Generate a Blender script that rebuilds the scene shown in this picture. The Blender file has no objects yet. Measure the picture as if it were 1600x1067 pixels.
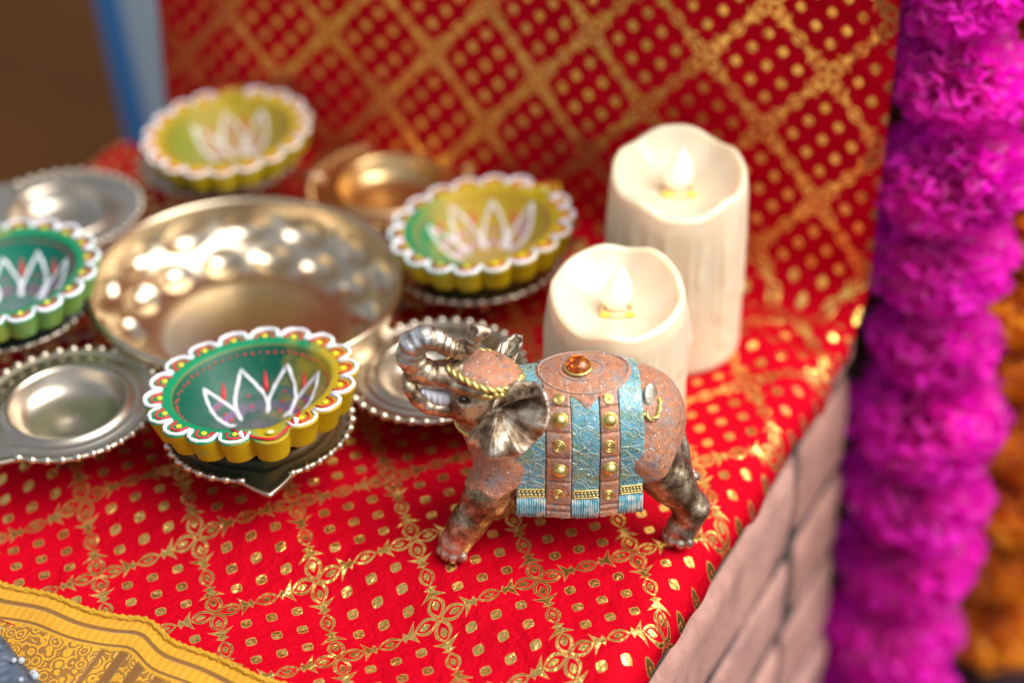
import bpy, bmesh, math, random
import numpy as np
from mathutils import Vector, Matrix, Euler, noise
R = math.radians
PI = math.pi
sc = bpy.context.scene
CM = 0.01

# ------------------------------------------------------------------ camera
cam_d = bpy.data.cameras.new("camera")
cam = bpy.data.objects.new("camera", cam_d)
sc.collection.objects.link(cam)
sc.camera = cam
cam_d.lens = 85
cam_d.sensor_width = 36
cam_d.clip_start = 0.05
cam_d.clip_end = 60
cam.location = (0, -math.cos(R(34.5)), math.sin(R(34.5)))
cam.rotation_euler = (R(90 - 34.5), 0, 0)
cam_d.dof.use_dof = True
cam_d.dof.focus_distance = 0.868
cam_d.dof.aperture_fstop = 3.1
cam_d.dof.aperture_blades = 9

# ------------------------------------------------------------------ light
SUN_EL, SUN_AZ = 55, 108          # azimuth clockwise from +Y (away from the camera)
w = bpy.data.worlds.new("World")
sc.world = w
w.use_nodes = True
wn = w.node_tree.nodes
wl = w.node_tree.links
bg = wn["Background"]
sky = wn.new("ShaderNodeTexSky")
sky.sky_type = 'NISHITA'
sky.sun_disc = False
sky.sun_elevation = R(SUN_EL)
sky.sun_rotation = R(SUN_AZ)
sky.dust_density = 4.0
sky.air_density = 0.8
hs = wn.new("ShaderNodeHueSaturation")
hs.inputs['Saturation'].default_value = 0.35
wl.new(sky.outputs[0], hs.inputs['Color'])
wl.new(hs.outputs[0], bg.inputs[0])
bg.inputs[1].default_value = 0.15
sun_d = bpy.data.lights.new("sun", 'SUN')
sun = bpy.data.objects.new("sun", sun_d)
sc.collection.objects.link(sun)
sun_d.energy = 2.7
sun_d.angle = R(56)
sun_d.color = (1.0, 0.94, 0.86)
sdir = Vector((math.sin(R(SUN_AZ)) * math.cos(R(SUN_EL)), math.cos(R(SUN_AZ)) * math.cos(R(SUN_EL)), math.sin(R(SUN_EL))))
sun.rotation_euler = sdir.to_track_quat('Z', 'Y').to_euler()
sc.view_settings.view_transform = 'Standard'
sc.view_settings.look = 'None'
sc.view_settings.gamma = 1
sc.view_settings.exposure = 0.40

# ------------------------------------------------------------------ node helpers
class S:
    """a socket (or number) with arithmetic that builds Math nodes"""
    def __init__(s, nt, v): s.nt = nt; s.v = v
    def _m(s, op, *a, clamp=False):
        n = s.nt.nodes.new("ShaderNodeMath"); n.operation = op; n.use_clamp = clamp
        for i, x in enumerate((s,) + a):
            x = x.v if isinstance(x, S) else x
            if isinstance(x, (int, float)): n.inputs[i].default_value = x
            else: s.nt.links.new(x, n.inputs[i])
        return S(s.nt, n.outputs[0])
    def __add__(s, o): return s._m('ADD', o)
    __radd__ = __add__
    def __sub__(s, o): return s._m('SUBTRACT', o)
    def __rsub__(s, o): return S(s.nt, float(o))._m('SUBTRACT', s)
    def __mul__(s, o): return s._m('MULTIPLY', o)
    __rmul__ = __mul__
    def __truediv__(s, o): return s._m('DIVIDE', o)
    def abs(s): return s._m('ABSOLUTE')
    def round(s): return s._m('ROUND')
    def mn(s, o): return s._m('MINIMUM', o)
    def mx(s, o): return s._m('MAXIMUM', o)
    def sqrt(s): return s._m('SQRT')
    def sin(s): return s._m('SINE')
    def pw(s, o): return s._m('POWER', o)
    def clamp(s): return s._m('ADD', 0.0, clamp=True)
    def below(s, edge, soft):      # 1 where s < edge
        return ((edge - s) * (1.0 / soft) + 0.5).clamp()

class M:
    def __init__(s, name, color=(.5, .5, .5), rough=.5, metal=0.0, **kw):
        s.m = bpy.data.materials.new(name); s.m.use_nodes = True
        s.nt = s.m.node_tree; s.n = s.nt.nodes; s.l = s.nt.links
        s.b = s.n["Principled BSDF"]
        s.set('Base Color', color); s.set('Roughness', rough); s.set('Metallic', metal)
        for k, v in kw.items(): s.set(k.replace('_', ' '), v)
        s._bump = None
    def set(s, k, v):
        i = s.b.inputs[k]
        if isinstance(v, S): v = v.v
        if isinstance(v, bpy.types.NodeSocket): s.l.new(v, i)
        elif isinstance(v, tuple) and len(v) == 3: i.default_value = (*v, 1)
        else: i.default_value = v
    def obj(s, scale=100.0):
        c = s.n.new("ShaderNodeTexCoord"); mp = s.n.new("ShaderNodeMapping")
        mp.inputs['Scale'].default_value = (scale,) * 3 if not isinstance(scale, tuple) else scale
        s.l.new(c.outputs['Object'], mp.inputs[0]); return mp.outputs[0]
    def uv(s):
        c = s.n.new("ShaderNodeUVMap"); return c.outputs[0]
    def xyz(s, vec):
        n = s.n.new("ShaderNodeSeparateXYZ"); s.l.new(vec, n.inputs[0])
        return [S(s.nt, o) for o in n.outputs]
    def noise(s, vec, scale=1.0, detail=3.0, rough=.55, dist=0.0, col=False):
        n = s.n.new("ShaderNodeTexNoise"); s.l.new(vec, n.inputs['Vector'])
        n.inputs['Scale'].default_value = scale; n.inputs['Detail'].default_value = detail
        n.inputs['Roughness'].default_value = rough; n.inputs['Distortion'].default_value = dist
        return n.outputs['Color'] if col else S(s.nt, n.outputs[0])
    def vor(s, vec, scale=1.0, feature='F1', out=0):
        n = s.n.new("ShaderNodeTexVoronoi"); s.l.new(vec, n.inputs['Vector'])
        n.feature = feature; n.inputs['Scale'].default_value = scale
        return S(s.nt, n.outputs[out]) if out != 1 else n.outputs[1]
    def ramp(s, fac, stops):
        n = s.n.new("ShaderNodeValToRGB"); s.l.new(fac.v, n.inputs[0])
        e = n.color_ramp.elements
        while len(e) < len(stops): e.new(.5)
        for i, (p, c) in enumerate(stops):
            e[i].position = p; e[i].color = (*c, 1) if len(c) == 3 else c
        return n.outputs[0]
    def mix(s, fac, a, b):
        n = s.n.new("ShaderNodeMix"); n.data_type = 'RGBA'
        f = fac.v if isinstance(fac, S) else fac
        if isinstance(f, (int, float)): n.inputs[0].default_value = f
        else: s.l.new(f, n.inputs[0])
        for i, x in ((6, a), (7, b)):
            if isinstance(x, tuple): n.inputs[i].default_value = (*x, 1)
            else: s.l.new(x, n.inputs[i])
        return n.outputs[2]
    def bump(s, h, strength=.3, dist=0.0005):
        n = s.n.new("ShaderNodeBump"); n.inputs['Strength'].default_value = strength
        n.inputs['Distance'].default_value = dist
        s.l.new(h.v, n.inputs['Height'])
        if s._bump: s.l.new(s._bump, n.inputs['Normal'])
        s._bump = n.outputs[0]; s.l.new(s._bump, s.b.inputs['Normal'])
    def pointy(s):
        g = s.n.new("ShaderNodeNewGeometry"); return S(s.nt, g.outputs['Pointiness'])

def ss(m, w_, rad=(.01, .006, .003), scale=.5):
    m.b.inputs['Subsurface Weight'].default_value = w_
    m.b.inputs['Subsurface Radius'].default_value = rad
    m.b.inputs['Subsurface Scale'].default_value = scale

# ------------------------------------------------------------------ mesh helpers (inputs in cm)
col = sc.collection
SHEETS = {'red_cloth', 'floor', 'maroon_cloth', 'blue_cloth', 'dark_cloth', 'side_drape', 'gold_brocade', 'beaded_cloth', 'gold_cloth', 'blossom'}
def mesh(name, V, Fc, mat=None, smooth=True, uv=None):
    me = bpy.data.meshes.new(name)
    V = np.asarray(V, dtype=np.float64) * CM
    me.from_pydata(V.tolist(), [], Fc)
    if name not in SHEETS:
        bm = bmesh.new(); bm.from_mesh(me); bmesh.ops.recalc_face_normals(bm, faces=bm.faces); bm.to_mesh(me); bm.free()
    if smooth: me.polygons.foreach_set('use_smooth', [True] * len(me.polygons))
    if mat: me.materials.append(mat.m)
    if uv is not None:
        l = me.uv_layers.new(name='UVMap')
        vi = np.empty(len(me.loops), dtype=np.int32); me.loops.foreach_get('vertex_index', vi)
        l.data.foreach_set('uv', np.asarray(uv, dtype=np.float32)[vi].ravel())
    me.update()
    return me
def link(name, data, parent=None, loc=(0, 0, 0), rot=(0, 0, 0), label=None, cat=None, group=None, kind=None):
    o = bpy.data.objects.new(name, data); col.objects.link(o)
    o.location = Vector(loc) * CM; o.rotation_euler = rot
    if parent: o.parent = parent
    for k, v in (('label', label), ('category', cat), ('group', group), ('kind', kind)):
        if v: o[k] = v
    return o
def grid_faces(nu, nv, wu=False, wv=False, flip=False):
    f = []
    for i in range(nu if wu else nu - 1):
        for j in range(nv if wv else nv - 1):
            a = i * nv + j; b = ((i + 1) % nu) * nv + j
            c = ((i + 1) % nu) * nv + (j + 1) % nv; d = i * nv + (j + 1) % nv
            f.append((a, d, c, b) if flip else (a, b, c, d))
    return f
class MB:
    def __init__(s): s.V = []; s.F = []
    def add(s, V, F):
        n = len(s.V); s.V.extend([tuple(v) for v in V]); s.F.extend([tuple(i + n for i in f) for f in F])
        return s
    def tube(s, pts, r, seg=8, closed=False, cap=True):
        P = [Vector(p) for p in pts]; n = len(P)
        rr = r if hasattr(r, '__len__') else [r] * n
        V = []; prev = None
        for i, p in enumerate(P):
            a = P[(i - 1) % n] if (closed or i) else p
            b = P[(i + 1) % n] if (closed or i < n - 1) else p
            t = (b - a).normalized()
            if prev is None:
                x = t.cross(Vector((0, 0, 1)))
                if x.length < .1: x = t.cross(Vector((1, 0, 0)))
            else: x = prev - t * prev.dot(t)
            x.normalize(); prev = x; y = t.cross(x)
            for k in range(seg):
                an = 2 * PI * k / seg
                V.append(p + (x * math.cos(an) + y * math.sin(an)) * rr[i])
        F = grid_faces(n, seg, closed, True)
        if cap and not closed:
            F.append(tuple(range(seg))); F.append(tuple(range((n - 1) * seg, n * seg))[::-1])
        return s.add(V, F)
    def rope(s, pts, r, turns_per=1.6, strands=2, seg=6, res=8):
        """twisted cord of strands along a polyline (cm)"""
        P = resample(pts, res)
        L = 0; acc = [0]
        for a, b in zip(P, P[1:]): L += (b - a).length; acc.append(L)
        for k in range(strands):
            Q = []
            for i, p in enumerate(P):
                t = (P[min(i + 1, len(P) - 1)] - P[max(i - 1, 0)]).normalized()
                x = t.cross(Vector((0, 0, 1))); x = x.normalized() if x.length > .05 else Vector((1, 0, 0))
                y = t.cross(x); an = 2 * PI * (acc[i] * turns_per + k / strands)
                Q.append(p + (x * math.cos(an) + y * math.sin(an)) * r * .55)
            s.tube(Q, r * .62, seg)
        return s
    def ball(s, c, r, nu=10, nv=6, rot=None):
        r = r if hasattr(r, '__len__') else (r, r, r)
        V = []
        for i in range(nu):
            for j in range(nv + 1):
                th = PI * j / nv; ph = 2 * PI * i / nu
                v = Vector((math.sin(th) * math.cos(ph) * r[0], math.sin(th) * math.sin(ph) * r[1], math.cos(th) * r[2]))
                if rot is not None: v = rot @ v
                V.append(v + Vector(c))
        return s.add(V, grid_faces(nu, nv + 1, True, False))
    def box(s, lo, hi):
        V = [(x, y, z) for x in (lo[0], hi[0]) for y in (lo[1], hi[1]) for z in (lo[2], hi[2])]
        return s.add(V, [(0, 1, 3, 2), (4, 6, 7, 5), (0, 4, 5, 1), (2, 3, 7, 6), (0, 2, 6, 4), (1, 5, 7, 3)])
    def build(s, name, mat, parent=None, smooth=True, **kw):
        return link(name, mesh(name, s.V, s.F, mat, smooth), parent, **kw)
def resample(pts, per_cm):
    P = [Vector(p) for p in pts]; out = []
    n = len(P)
    for i in range(n - 1):
        p0, p1, p2, p3 = P[max(i - 1, 0)], P[i], P[i + 1], P[min(i + 2, n - 1)]
        k = max(2, int((p2 - p1).length * per_cm))
        for j in range(k):
            t = j / k
            out.append(.5 * ((2 * p1) + (p2 - p0) * t + (2 * p0 - 5 * p1 + 4 * p2 - p3) * t * t + (3 * p1 - p0 - 3 * p2 + p3) * t ** 3))
    out.append(P[-1]); return out
def revolve(prof, n=96, rfun=None, zfun=None, close_center=True):
    """prof: list of (r,z); returns V,F"""
    V = []
    for i in range(n):
        ph = 2 * PI * i / n
        for (r, z) in prof:
            rr = rfun(r, z, ph) if rfun else r
            zz = zfun(r, z, ph) if zfun else z
            V.append((rr * math.cos(ph), rr * math.sin(ph), zz))
    return V, grid_faces(n, len(prof), True, False)
rnd = random.Random(7)

# table frame: corner O at the back right, A runs left along the backdrop, B runs forward
O = np.array([14.81, 2.07]); A = np.array([-.902, .432]); B = np.array([-.432, -.902])
def T(a, b, z): return (O[0] + A[0] * a + B[0] * b, O[1] + A[1] * a + B[1] * b, z)

# ------------------------------------------------------------------ materials: setting
def mat_red_cloth():
    m = M('red foil printed cloth', (.62, .002, .012), .62)
    u, v, _ = m.xyz(m.uv())
    # soft waviness of the print on the cloth
    p = (u - 5.1) * (1 / 5.07); q = (v + 7.56) * (1 / 5.8)
    P = p + q; Q = p - q
    fp = (P - P.round()).abs(); fq = (Q - Q.round()).abs()
    cx = fp.mx(fq); cr = fp.mn(fq)
    def ell(x0, sx, sy):
        return (((cx - x0) / sx).pw(2.0) + ((cr / sy).pw(2.0))).sqrt()
    def lens(x0, sx, sy):       # pointed oval
        d = (cx - x0).abs() / sx
        return d * d + cr / sy
    e1 = lens(.135, .125, .084)
    ring1 = e1.below(1.0, .08) - e1.below(.66, .1)
    core1 = lens(.15, .055, .032).below(1.0, .12)
    e2 = lens(.5, .12, .074)
    ring2 = e2.below(1.0, .08) - e2.below(.66, .1)
    core2 = lens(.5, .05, .028).below(1.0, .12)
    wing = ((cx - .30 + cr * .55).abs() + cr * .30).below(.036, .01)
    wing2 = ((cx - .345 - cr * .1).abs() * 1.0 + cr * .5).below(.03, .01)
    stem = (((cx - .315).abs() * .45) + cr).below(.03, .008)
    g1 = P * 4.0; g2 = Q * 4.0
    d1 = (g1 - g1.round()).abs(); d2 = (g2 - g2.round()).abs()
    dm = d1.mx(d2) + d1.mn(d2) * .22
    hole = (d1 + d2).below(.05, .04)
    incell = 1.0 - cr.below(.125, .01)
    dot = dm.below(.205, .04) * incell * (1.0 - hole)
    mask = ring1.mx(core1).mx(ring2).mx(core2).mx(wing).mx(wing2).mx(stem).mx(dot).clamp()
    oc = m.obj()
    wear = m.noise(oc, 3.0, 4.0).below(.36, .12)
    mask = mask * (1.0 - wear * .35)
    redn = m.noise(oc, .35, 3.0)
    red = m.mix(redn, (.40, .0, .008), (.50, .001, .012))
    gold = m.mix(m.noise(oc, 1.3, 3.0), (.85, .53, .09), (.97, .74, .26))
    m.set('Base Color', m.mix(mask, red, gold))
    m.set('Metallic', mask * .95)
    m.set('Roughness', .68 - mask * .51)
    m.set('Specular IOR Level', .04)
    weave = ((u * 190.0).sin() * (v * 190.0).sin())
    m.bump(weave, .12, .00006)
    m.bump(m.noise(oc, 1.1, 4.0, .6), .8, .0022)
    m.bump(m.noise(oc, .5, 3.0, .6, 1.6), .5, .0035)
    m.bump(m.noise(oc, 9.0, 2.0), .25, .00012)
    return m
m_cloth = mat_red_cloth()

# ------------------------------------------------------------------ the red cloth: one sheet over the table and up the board
def bs(x): return 1 / (1 + math.exp(-max(-30, min(30, x))))
def cloth_h(a, b):
    h = -.56 * (1 + math.tanh((b - 24.4 - .35 * math.sin(a * .33 + .6)) / (1.2)))
    h += .10 * math.sin(a * .42 + 1) * math.sin(b * .31) * bs((b - 2) * 1.5)
    h += .28 * (noise.noise(Vector((a * .16, b * .16, 3.1)))) * bs((b - 1.5)) * (1 - .6 * math.exp(-((b - 15) / 6) ** 2))
    cz = math.exp(-((b - 3.2) / 2.2) ** 2) * math.exp(-(a / 9) ** 2)
    h += cz * (.38 * math.sin(a * 1.15 + b * .9) + .25 * math.sin(b * 2.1 - a * .5))
    h += .05 * noise.noise(Vector((a * .6, b * .45, 9.)))
    # the sheet rolls down over the right edge
    e = a + .06 * math.sin(b * .9) + .04 * math.sin(b * 2.3 + 1)
    h -= 1.35 * math.exp(-max(e, -.4) / .42) * bs((b + 1) * 3)
    h -= .020 * max(0, a - 24) ** 1.5
    return h
def cloth_pt(a, v):
    Rf = 1.6
    if v < 0:                                     # up the board
        z = -v
        z = z if z > Rf else z
        off = .0
        y = -.22 * math.sin(a * .35 + z * .12) * bs((z - 2)) + .35 * noise.noise(Vector((a * .13, z * .13, 7)))
        # fillet where the board meets the table
        k = max(0, (Rf * 1.0 - z)) / Rf
        b = k * k * Rf * .75 + y
        e = a + .1 * math.sin(z * .8)
        return T(a, b - .35 * math.exp(-max(e, 0) / .5) * min(1, z / 2), z)
    return T(a, v + (Rf * .75) * (1 - min(1, v / 3)) ** 2, cloth_h(a, v) * min(1, v / 2))
AL, BF, VT = 34.3, 33.5, 28.0  # unseen upper cloth kept tall so the flat foil reflects dark
def left_edge(v):             # how far left the table part reaches
    return 34.3 + 6 + v * .9
na = 171; vs = list(np.arange(-VT, -2.5, .5)) + list(np.arange(-2.5, BF + .01, .25))
V = []; UV = []
amax = 46.0
for i in range(na):
    a = -.05 + (amax + .05) * (i / (na - 1)) ** 1.0
    for v in vs:
        V.append(cloth_pt(a, v)); UV.append((a, v))
nv = len(vs); F = []
for f in grid_faces(na, nv):
    a = (UV[f[0]][0] + UV[f[2]][0]) / 2; v = (UV[f[0]][1] + UV[f[2]][1]) / 2
    if v < .0 and a > AL: continue
    if v > 30.8: continue
    if v >= 0 and a > 36.2 + .4 * v + .3 * math.sin(v): continue
    F.append(f)
cl = link('red_cloth', mesh('red_cloth', V, F, m_cloth, uv=UV), label='red cloth with gold foil lattice print spread over the table and up the board behind', cat='cloth')
so = cl.modifiers.new('thickness', 'SOLIDIFY'); so.thickness = .0006; so.offset = -1

m_board = M('board', (.20, .12, .07), .7)
def slab(mb, a0, a1, b0, b1, z0, z1):
    V = [T(a, b, z) for a in (a0, a1) for b in (b0, b1) for z in (z0, z1)]
    mb.add(V, [(0, 1, 3, 2), (4, 6, 7, 5), (0, 4, 5, 1), (2, 3, 7, 6), (0, 2, 6, 4), (1, 5, 7, 3)])
q = MB(); slab(q, .6, 34.0, -1.6, -.75, -1.5, 28.2)  # rises unseen with the cloth, to shut bright sky out of the foil
q.build('backing_board', m_board, None, False, label='board standing behind the red cloth to hold it upright', cat='board')

# ------------------------------------------------------------------ floor and what stands far behind
def mat_floor():
    m = M('brown floor', (.1, .05, .02), .75)
    oc = m.obj(1.0)
    x, y, z = m.xyz(oc)
    n = m.noise(oc, 3.5, 5.0)
    m.set('Base Color', m.ramp(n, [(.25, (.030, .012, .004)), (.6, (.050, .020, .005)), (.8, (.036, .016, .006))]))
    m.set('Specular IOR Level', .05)
    return m
link('floor', mesh('floor', [(-1500, -600, -72), (1500, -600, -72), (1500, 1500, -72), (-1500, 1500, -72)], [(0, 1, 2, 3)], mat_floor(), False), kind='structure')

m_maroon = M('maroon floor cloth', (.05, .004, .003), .85)
oc = m_maroon.obj()
m_maroon.set('Base Color', m_maroon.mix(m_maroon.noise(oc, .25, 3.0), (.045, .003, .002), (.085, .008, .004)))
V = []
for i in range(40):
    for j in range(40):
        x = 12 + i * 1.6; y = -12 + j * 3.6
        V.append((x, y, -69.6 + 1.2 * math.sin(x * .35 + y * .08) + .8 * math.sin(y * .21)))
q = link('maroon_cloth', mesh('maroon_cloth', V, grid_faces(40, 40), m_maroon), label='dark maroon cloth spread low down between the table and the garlands', cat='cloth')

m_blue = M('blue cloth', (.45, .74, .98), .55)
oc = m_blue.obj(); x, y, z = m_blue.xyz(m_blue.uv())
m_blue.set('Base Color', m_blue.mix(x.below(.118, .035), (.70, .88, 1.0), (.07, .34, .80)))  # light and shade of the fold put into the colour as two blues
m_blue.bump(m_blue.noise(oc, 2, 3), .1, .001)
V = []; UV = []
nz = 30
for i in range(61):
    s = i / 60
    for j in range(nz):
        t = j / (nz - 1)
        zz = 22 - t * 75
        lean = (22 - zz) * .0 + (0.69 - zz) * .115
        x = -21.9 + lean + s * 14
        yy = 30 + 1.9 * math.cos(s * 2 * PI * 1.45 + .2) + .2 * math.sin(t * 5)
        V.append((x, yy, zz)); UV.append((s, t))
bl = link('blue_cloth', mesh('blue_cloth', V, grid_faces(61, nz, flip=True), m_blue, uv=UV), label='pale blue cloth, its shaded fold coloured darker blue, hanging behind the left edge of the backdrop', cat='cloth')
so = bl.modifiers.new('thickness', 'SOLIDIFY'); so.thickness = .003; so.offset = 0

m_post = M('wood post', (.07, .025, .012), .6)
m_post.bump(m_post.noise(m_post.obj((60, 60, 6)), 1, 4), .4, .002)
q = MB(); q.tube([(17.6, 13, z) for z in np.linspace(-71.5, 26, 12)], [1.7 + .1 * math.sin(i) for i in range(12)], 12)
q.build('wooden_post', m_post, label='round brown wooden post in the shade behind the magenta garland', cat='post')
m_dark = M('dark cloth', (.022, .006, .012), .9)
m_dark.set('Base Color', m_dark.mix(m_dark.noise(m_dark.obj(), .2, 3.0), (.012, .004, .008), (.05, .012, .012)))
V = [];
for i in range(50):
    for j in range(12):
        x = 14.5 + i * .7
        V.append((x, 19 + .9 * math.sin(i * .62), 30 - j * 9.0))
q = link('dark_cloth', mesh('dark_cloth', V, grid_faces(50, 12, flip=True), m_dark), label='nearly black cloth hanging in folds behind the two flower garlands', cat='cloth')
q.modifiers.new('thickness', 'SOLIDIFY').thickness = .003

# ------------------------------------------------------------------ the stone ledge that carries everything
def mat_stone():
    m = M('dusky pink stone', (.4, .25, .22), .75)
    oc = m.obj()
    n = m.noise(oc, .35, 5.0, .65)
    c = m.ramp(n, [(.30, (.24, .155, .15)), (.46, (.44, .25, .22)), (.60, (.58, .34, .30)), (.75, (.36, .18, .14))])
    c = m.mix(m.noise(oc, 2.5, 4.0).below(.42, .15) * .4, c, (.16, .11, .11))
    oi = m.n.new("ShaderNodeObjectInfo")
    rv = S(m.nt, oi.outputs['Random'])
    c = m.mix(rv * .6, c, (.25, .11, .07))
    m.set('Base Color', c)
    m.bump(m.noise(oc, 1.2, 6.0, .65), .5, .002)
    m.bump(m.noise(oc, 7.0, 4.0, .7), .5, .001)
    return m
m_stone = mat_stone()
m_mort = M('dark mortar', (.04, .03, .028), .95)
m_mort.bump(m_mort.noise(m_mort.obj(), 3.0, 5.0), .6, .002)
led = link('stone_ledge', None, label='ledge of dusky pink stone blocks with dark joints carrying the red cloth', cat='ledge')
q = MB(); slab(q, .66, 36, 0.2, 27.5, -71.9, -2.3); q.build('mortar_core', m_mort, led, False)
def block(a0, a1, b0, b1, z0, z1, seed):
    """one stone: a box with rounded arrises and an uneven face"""
    q = MB(); nb_, nz_, na_ = 26, 8, 3
    V = []; idx = {}
    def P(i, j, k):
        u, v, w_ = i / nb_, j / nz_, k / na_
        b = b0 + (b1 - b0) * u; z = z0 + (z1 - z0) * v; a = a0 + (a1 - a0) * w_
        eu = min(u, 1 - u) * (b1 - b0); ev = min(v, 1 - v) * (z1 - z0); rr = .45
        k1 = max(0, 1 - eu / rr) ** 2 + max(0, 1 - ev / rr) ** 2
        if k == 0: a += .30 * min(1.4, k1) + .14 * noise.noise(Vector((b * .22, z * .4, seed))) + .06 * noise.noise(Vector((b * 1.1, z * 1.4, seed)))
        b += .12 * noise.noise(Vector((z * .7, a, seed + 3))); z += .10 * noise.noise(Vector((b * .35, a, seed + 5)))
        if z1 > -1: z -= (.56 * (1 + math.tanh((b - 23.9) / 1.2)) + .1) * v
        return T(a, b, z)
    for i in range(nb_ + 1):
        for j in range(nz_ + 1):
            for k in (0, na_): idx[(i, j, k)] = len(V); V.append(P(i, j, k))
    F = []
    for i in range(nb_):
        for j in range(nz_):
            F.append((idx[i, j, 0], idx[i, j + 1, 0], idx[i + 1, j + 1, 0], idx[i + 1, j, 0]))
            F.append((idx[i, j, na_], idx[i + 1, j, na_], idx[i + 1, j + 1, na_], idx[i, j + 1, na_]))
    for i in range(nb_):
        for j in (0, nz_): F.append((idx[i, j, 0], idx[i + 1, j, 0], idx[i + 1, j, na_], idx[i, j, na_]))
    for j in range(nz_):
        for i in (0, nb_): F.append((idx[i, j, 0], idx[i, j + 1, 0], idx[i, j + 1, na_], idx[i, j, na_]))
    q.add(V, F); return q
z1 = -.8
for c in range(9):
    hgt = 2.0 if c == 0 else 4.4 + .5 * math.sin(c * 2.1)
    cuts = [-.9, 5.3 + .5 * (c % 2) + .1 * c, 29.5 + 2.4 * math.sin(c * 1.9), 47]
    for k in range(3):
        block(.38 + .1 * math.sin(c * 3 + k), 3.0, cuts[k] + .3, cuts[k + 1] - .3, z1 - hgt, z1, c * 5 + k).build('stone_block', m_stone, led, True)
    z1 -= hgt + .6

# ------------------------------------------------------------------ gold brocade along the front
def mat_brocade():
    m = M('gold brocade', (.65, .38, .03), .45)
    u, v, _ = m.xyz(m.uv())
    vec = m.uv()
    oc = m.obj()
    n1 = m.noise(vec, 1.8, 5.0, .65, 1.2)
    vo = m.vor(vec, 2.4)
    rings = (vo * 20.0).sin()
    fig = (rings * .25 + n1).below(.52, .10)
    field = (v - 1.5).below(0, .12)                     # 1 in the plain band near the hem
    pat = fig * (1.0 - field)
    # dark woven bars that run forward from the crease
    bx = (u - 16.2 + v * -.12)
    bars = (bx * 7.0).sin().below(-.1, .5) * (bx.abs() - 1.6).below(0, .15) * (1.0 - field)
    groove = ((v - .62).abs() - .09).below(0, .06).mx((((v - 1.32).abs()) - .05).below(0, .05))
    thread = (u * 20).sin().below(0., 1.2) * .25
    dark = (pat * .85).mx(bars).mx(groove).mx(thread * field * .6).clamp()
    c1 = m.mix(m.noise(oc, .5, 3.0), (.58, .26, .003), (.74, .38, .008))
    m.set('Base Color', m.mix(dark, c1, (.22, .09, .010)))
    m.set('Metallic', .2); m.set('Roughness', .5)
    m.set('Sheen Weight', .2)
    m.bump(1.0 - dark, .6, .0010)
    m.bump((u * 60.0).sin() * (v * 60.0).sin(), .3, .0002)
    return m
m_broc = mat_brocade()
na, nb = 150, 60; V = []; UV = []
def broc_edge(a): return 29.2 + .035 * (22 - a) - .3 * math.exp(-((a - 16.9) / .8) ** 2) + .08 * math.sin(a * 1.7) + .12 * math.sin(a * .6)
def broc_z(a, t):
    base = cloth_h(a, 28.5)
    return base + .28 - .45 * t ** 1.15 * .42 + .22 * math.exp(-((a - 16.9 + .2 * t) / .7) ** 2) * .4 + .16 * noise.noise(Vector((a * .35, t * .4, 0))) * min(1, t)
for i in range(na):
    a = -2 + 40 * i / (na - 1)
    for j in range(nb):
        t = 12 * j / (nb - 1)
        V.append(T(a, broc_edge(a) + t, broc_z(a, t))); UV.append((a, t))
br = link('gold_brocade', mesh('gold_brocade', V, grid_faces(na, nb), m_broc, uv=UV), label='mustard gold brocade border lying across the front edge of the red cloth', cat='cloth')
so = br.modifiers.new('thickness', 'SOLIDIFY'); so.thickness = .0012; so.offset = -1
m_cord = M('gold cord', (.72, .40, .03), .4, .4)
q = MB(); q.rope([T(a, broc_edge(a) - .02, broc_z(a, 0) + .03) for a in np.linspace(-2, 38, 70)], .13, 1.6, 3, 6, 4)
q.build('hem_cord', m_cord, br)

# silver blue beaded cloth in the near left corner
def mat_beadcloth():
    m = M('silver blue cloth', (.12, .16, .22), .35)
    oc = m.obj()
    m.set('Base Color', m.mix(m.noise(oc, .8, 4.0), (.04, .055, .08), (.16, .20, .27)))
    m.set('Metallic', .4)
    m.bump(m.vor(oc, 3.0), .6, .002)
    return m
bc = None
na, nb = 46, 30; V = []
for i in range(na):
    s = i / (na - 1)
    for j in range(nb):
        t = 9 * j / (nb - 1)
        x0 = -20.0 + 6.4 * s; y0 = -15.1 - 8.2 * s      # upper right boundary, running down the picture
        nx, ny = -.80, -.60
        z = -.55 - .12 * t + .22 * noise.noise(Vector((s * 5, t * .7, 4))) + .25 * min(1, t / .6) - .3
        V.append((x0 + nx * t, y0 + ny * t, z))
bc = link('beaded_cloth', mesh('beaded_cloth', V, grid_faces(na, nb, flip=True), mat_beadcloth()), label='silver blue beaded cloth in the near left corner below the gold brocade', cat='cloth')
bc.modifiers.new('thickness', 'SOLIDIFY').thickness = .002
m_glass = M('clear bead', (.75, .82, .9), .08, 0.0); m_glass.set('Transmission Weight', .6); m_glass.set('IOR', 1.5)
q = MB()
for k in range(110):
    s = rnd.random(); t = rnd.random() ** 1.2 * 7.5
    r = rnd.uniform(.09, .2)
    z = -.55 - .12 * t + .22 * noise.noise(Vector((s * 5, t * .7, 4))) + .25 * min(1, t / .6) - .3
    q.ball((-20.0 + 6.4 * s - .8 * t, -15.1 - 8.2 * s - .6 * t, z + r * .7 + .1), r, 7, 5)
o = q.build('bead', m_glass, bc); o['kind'] = 'stuff'

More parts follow.
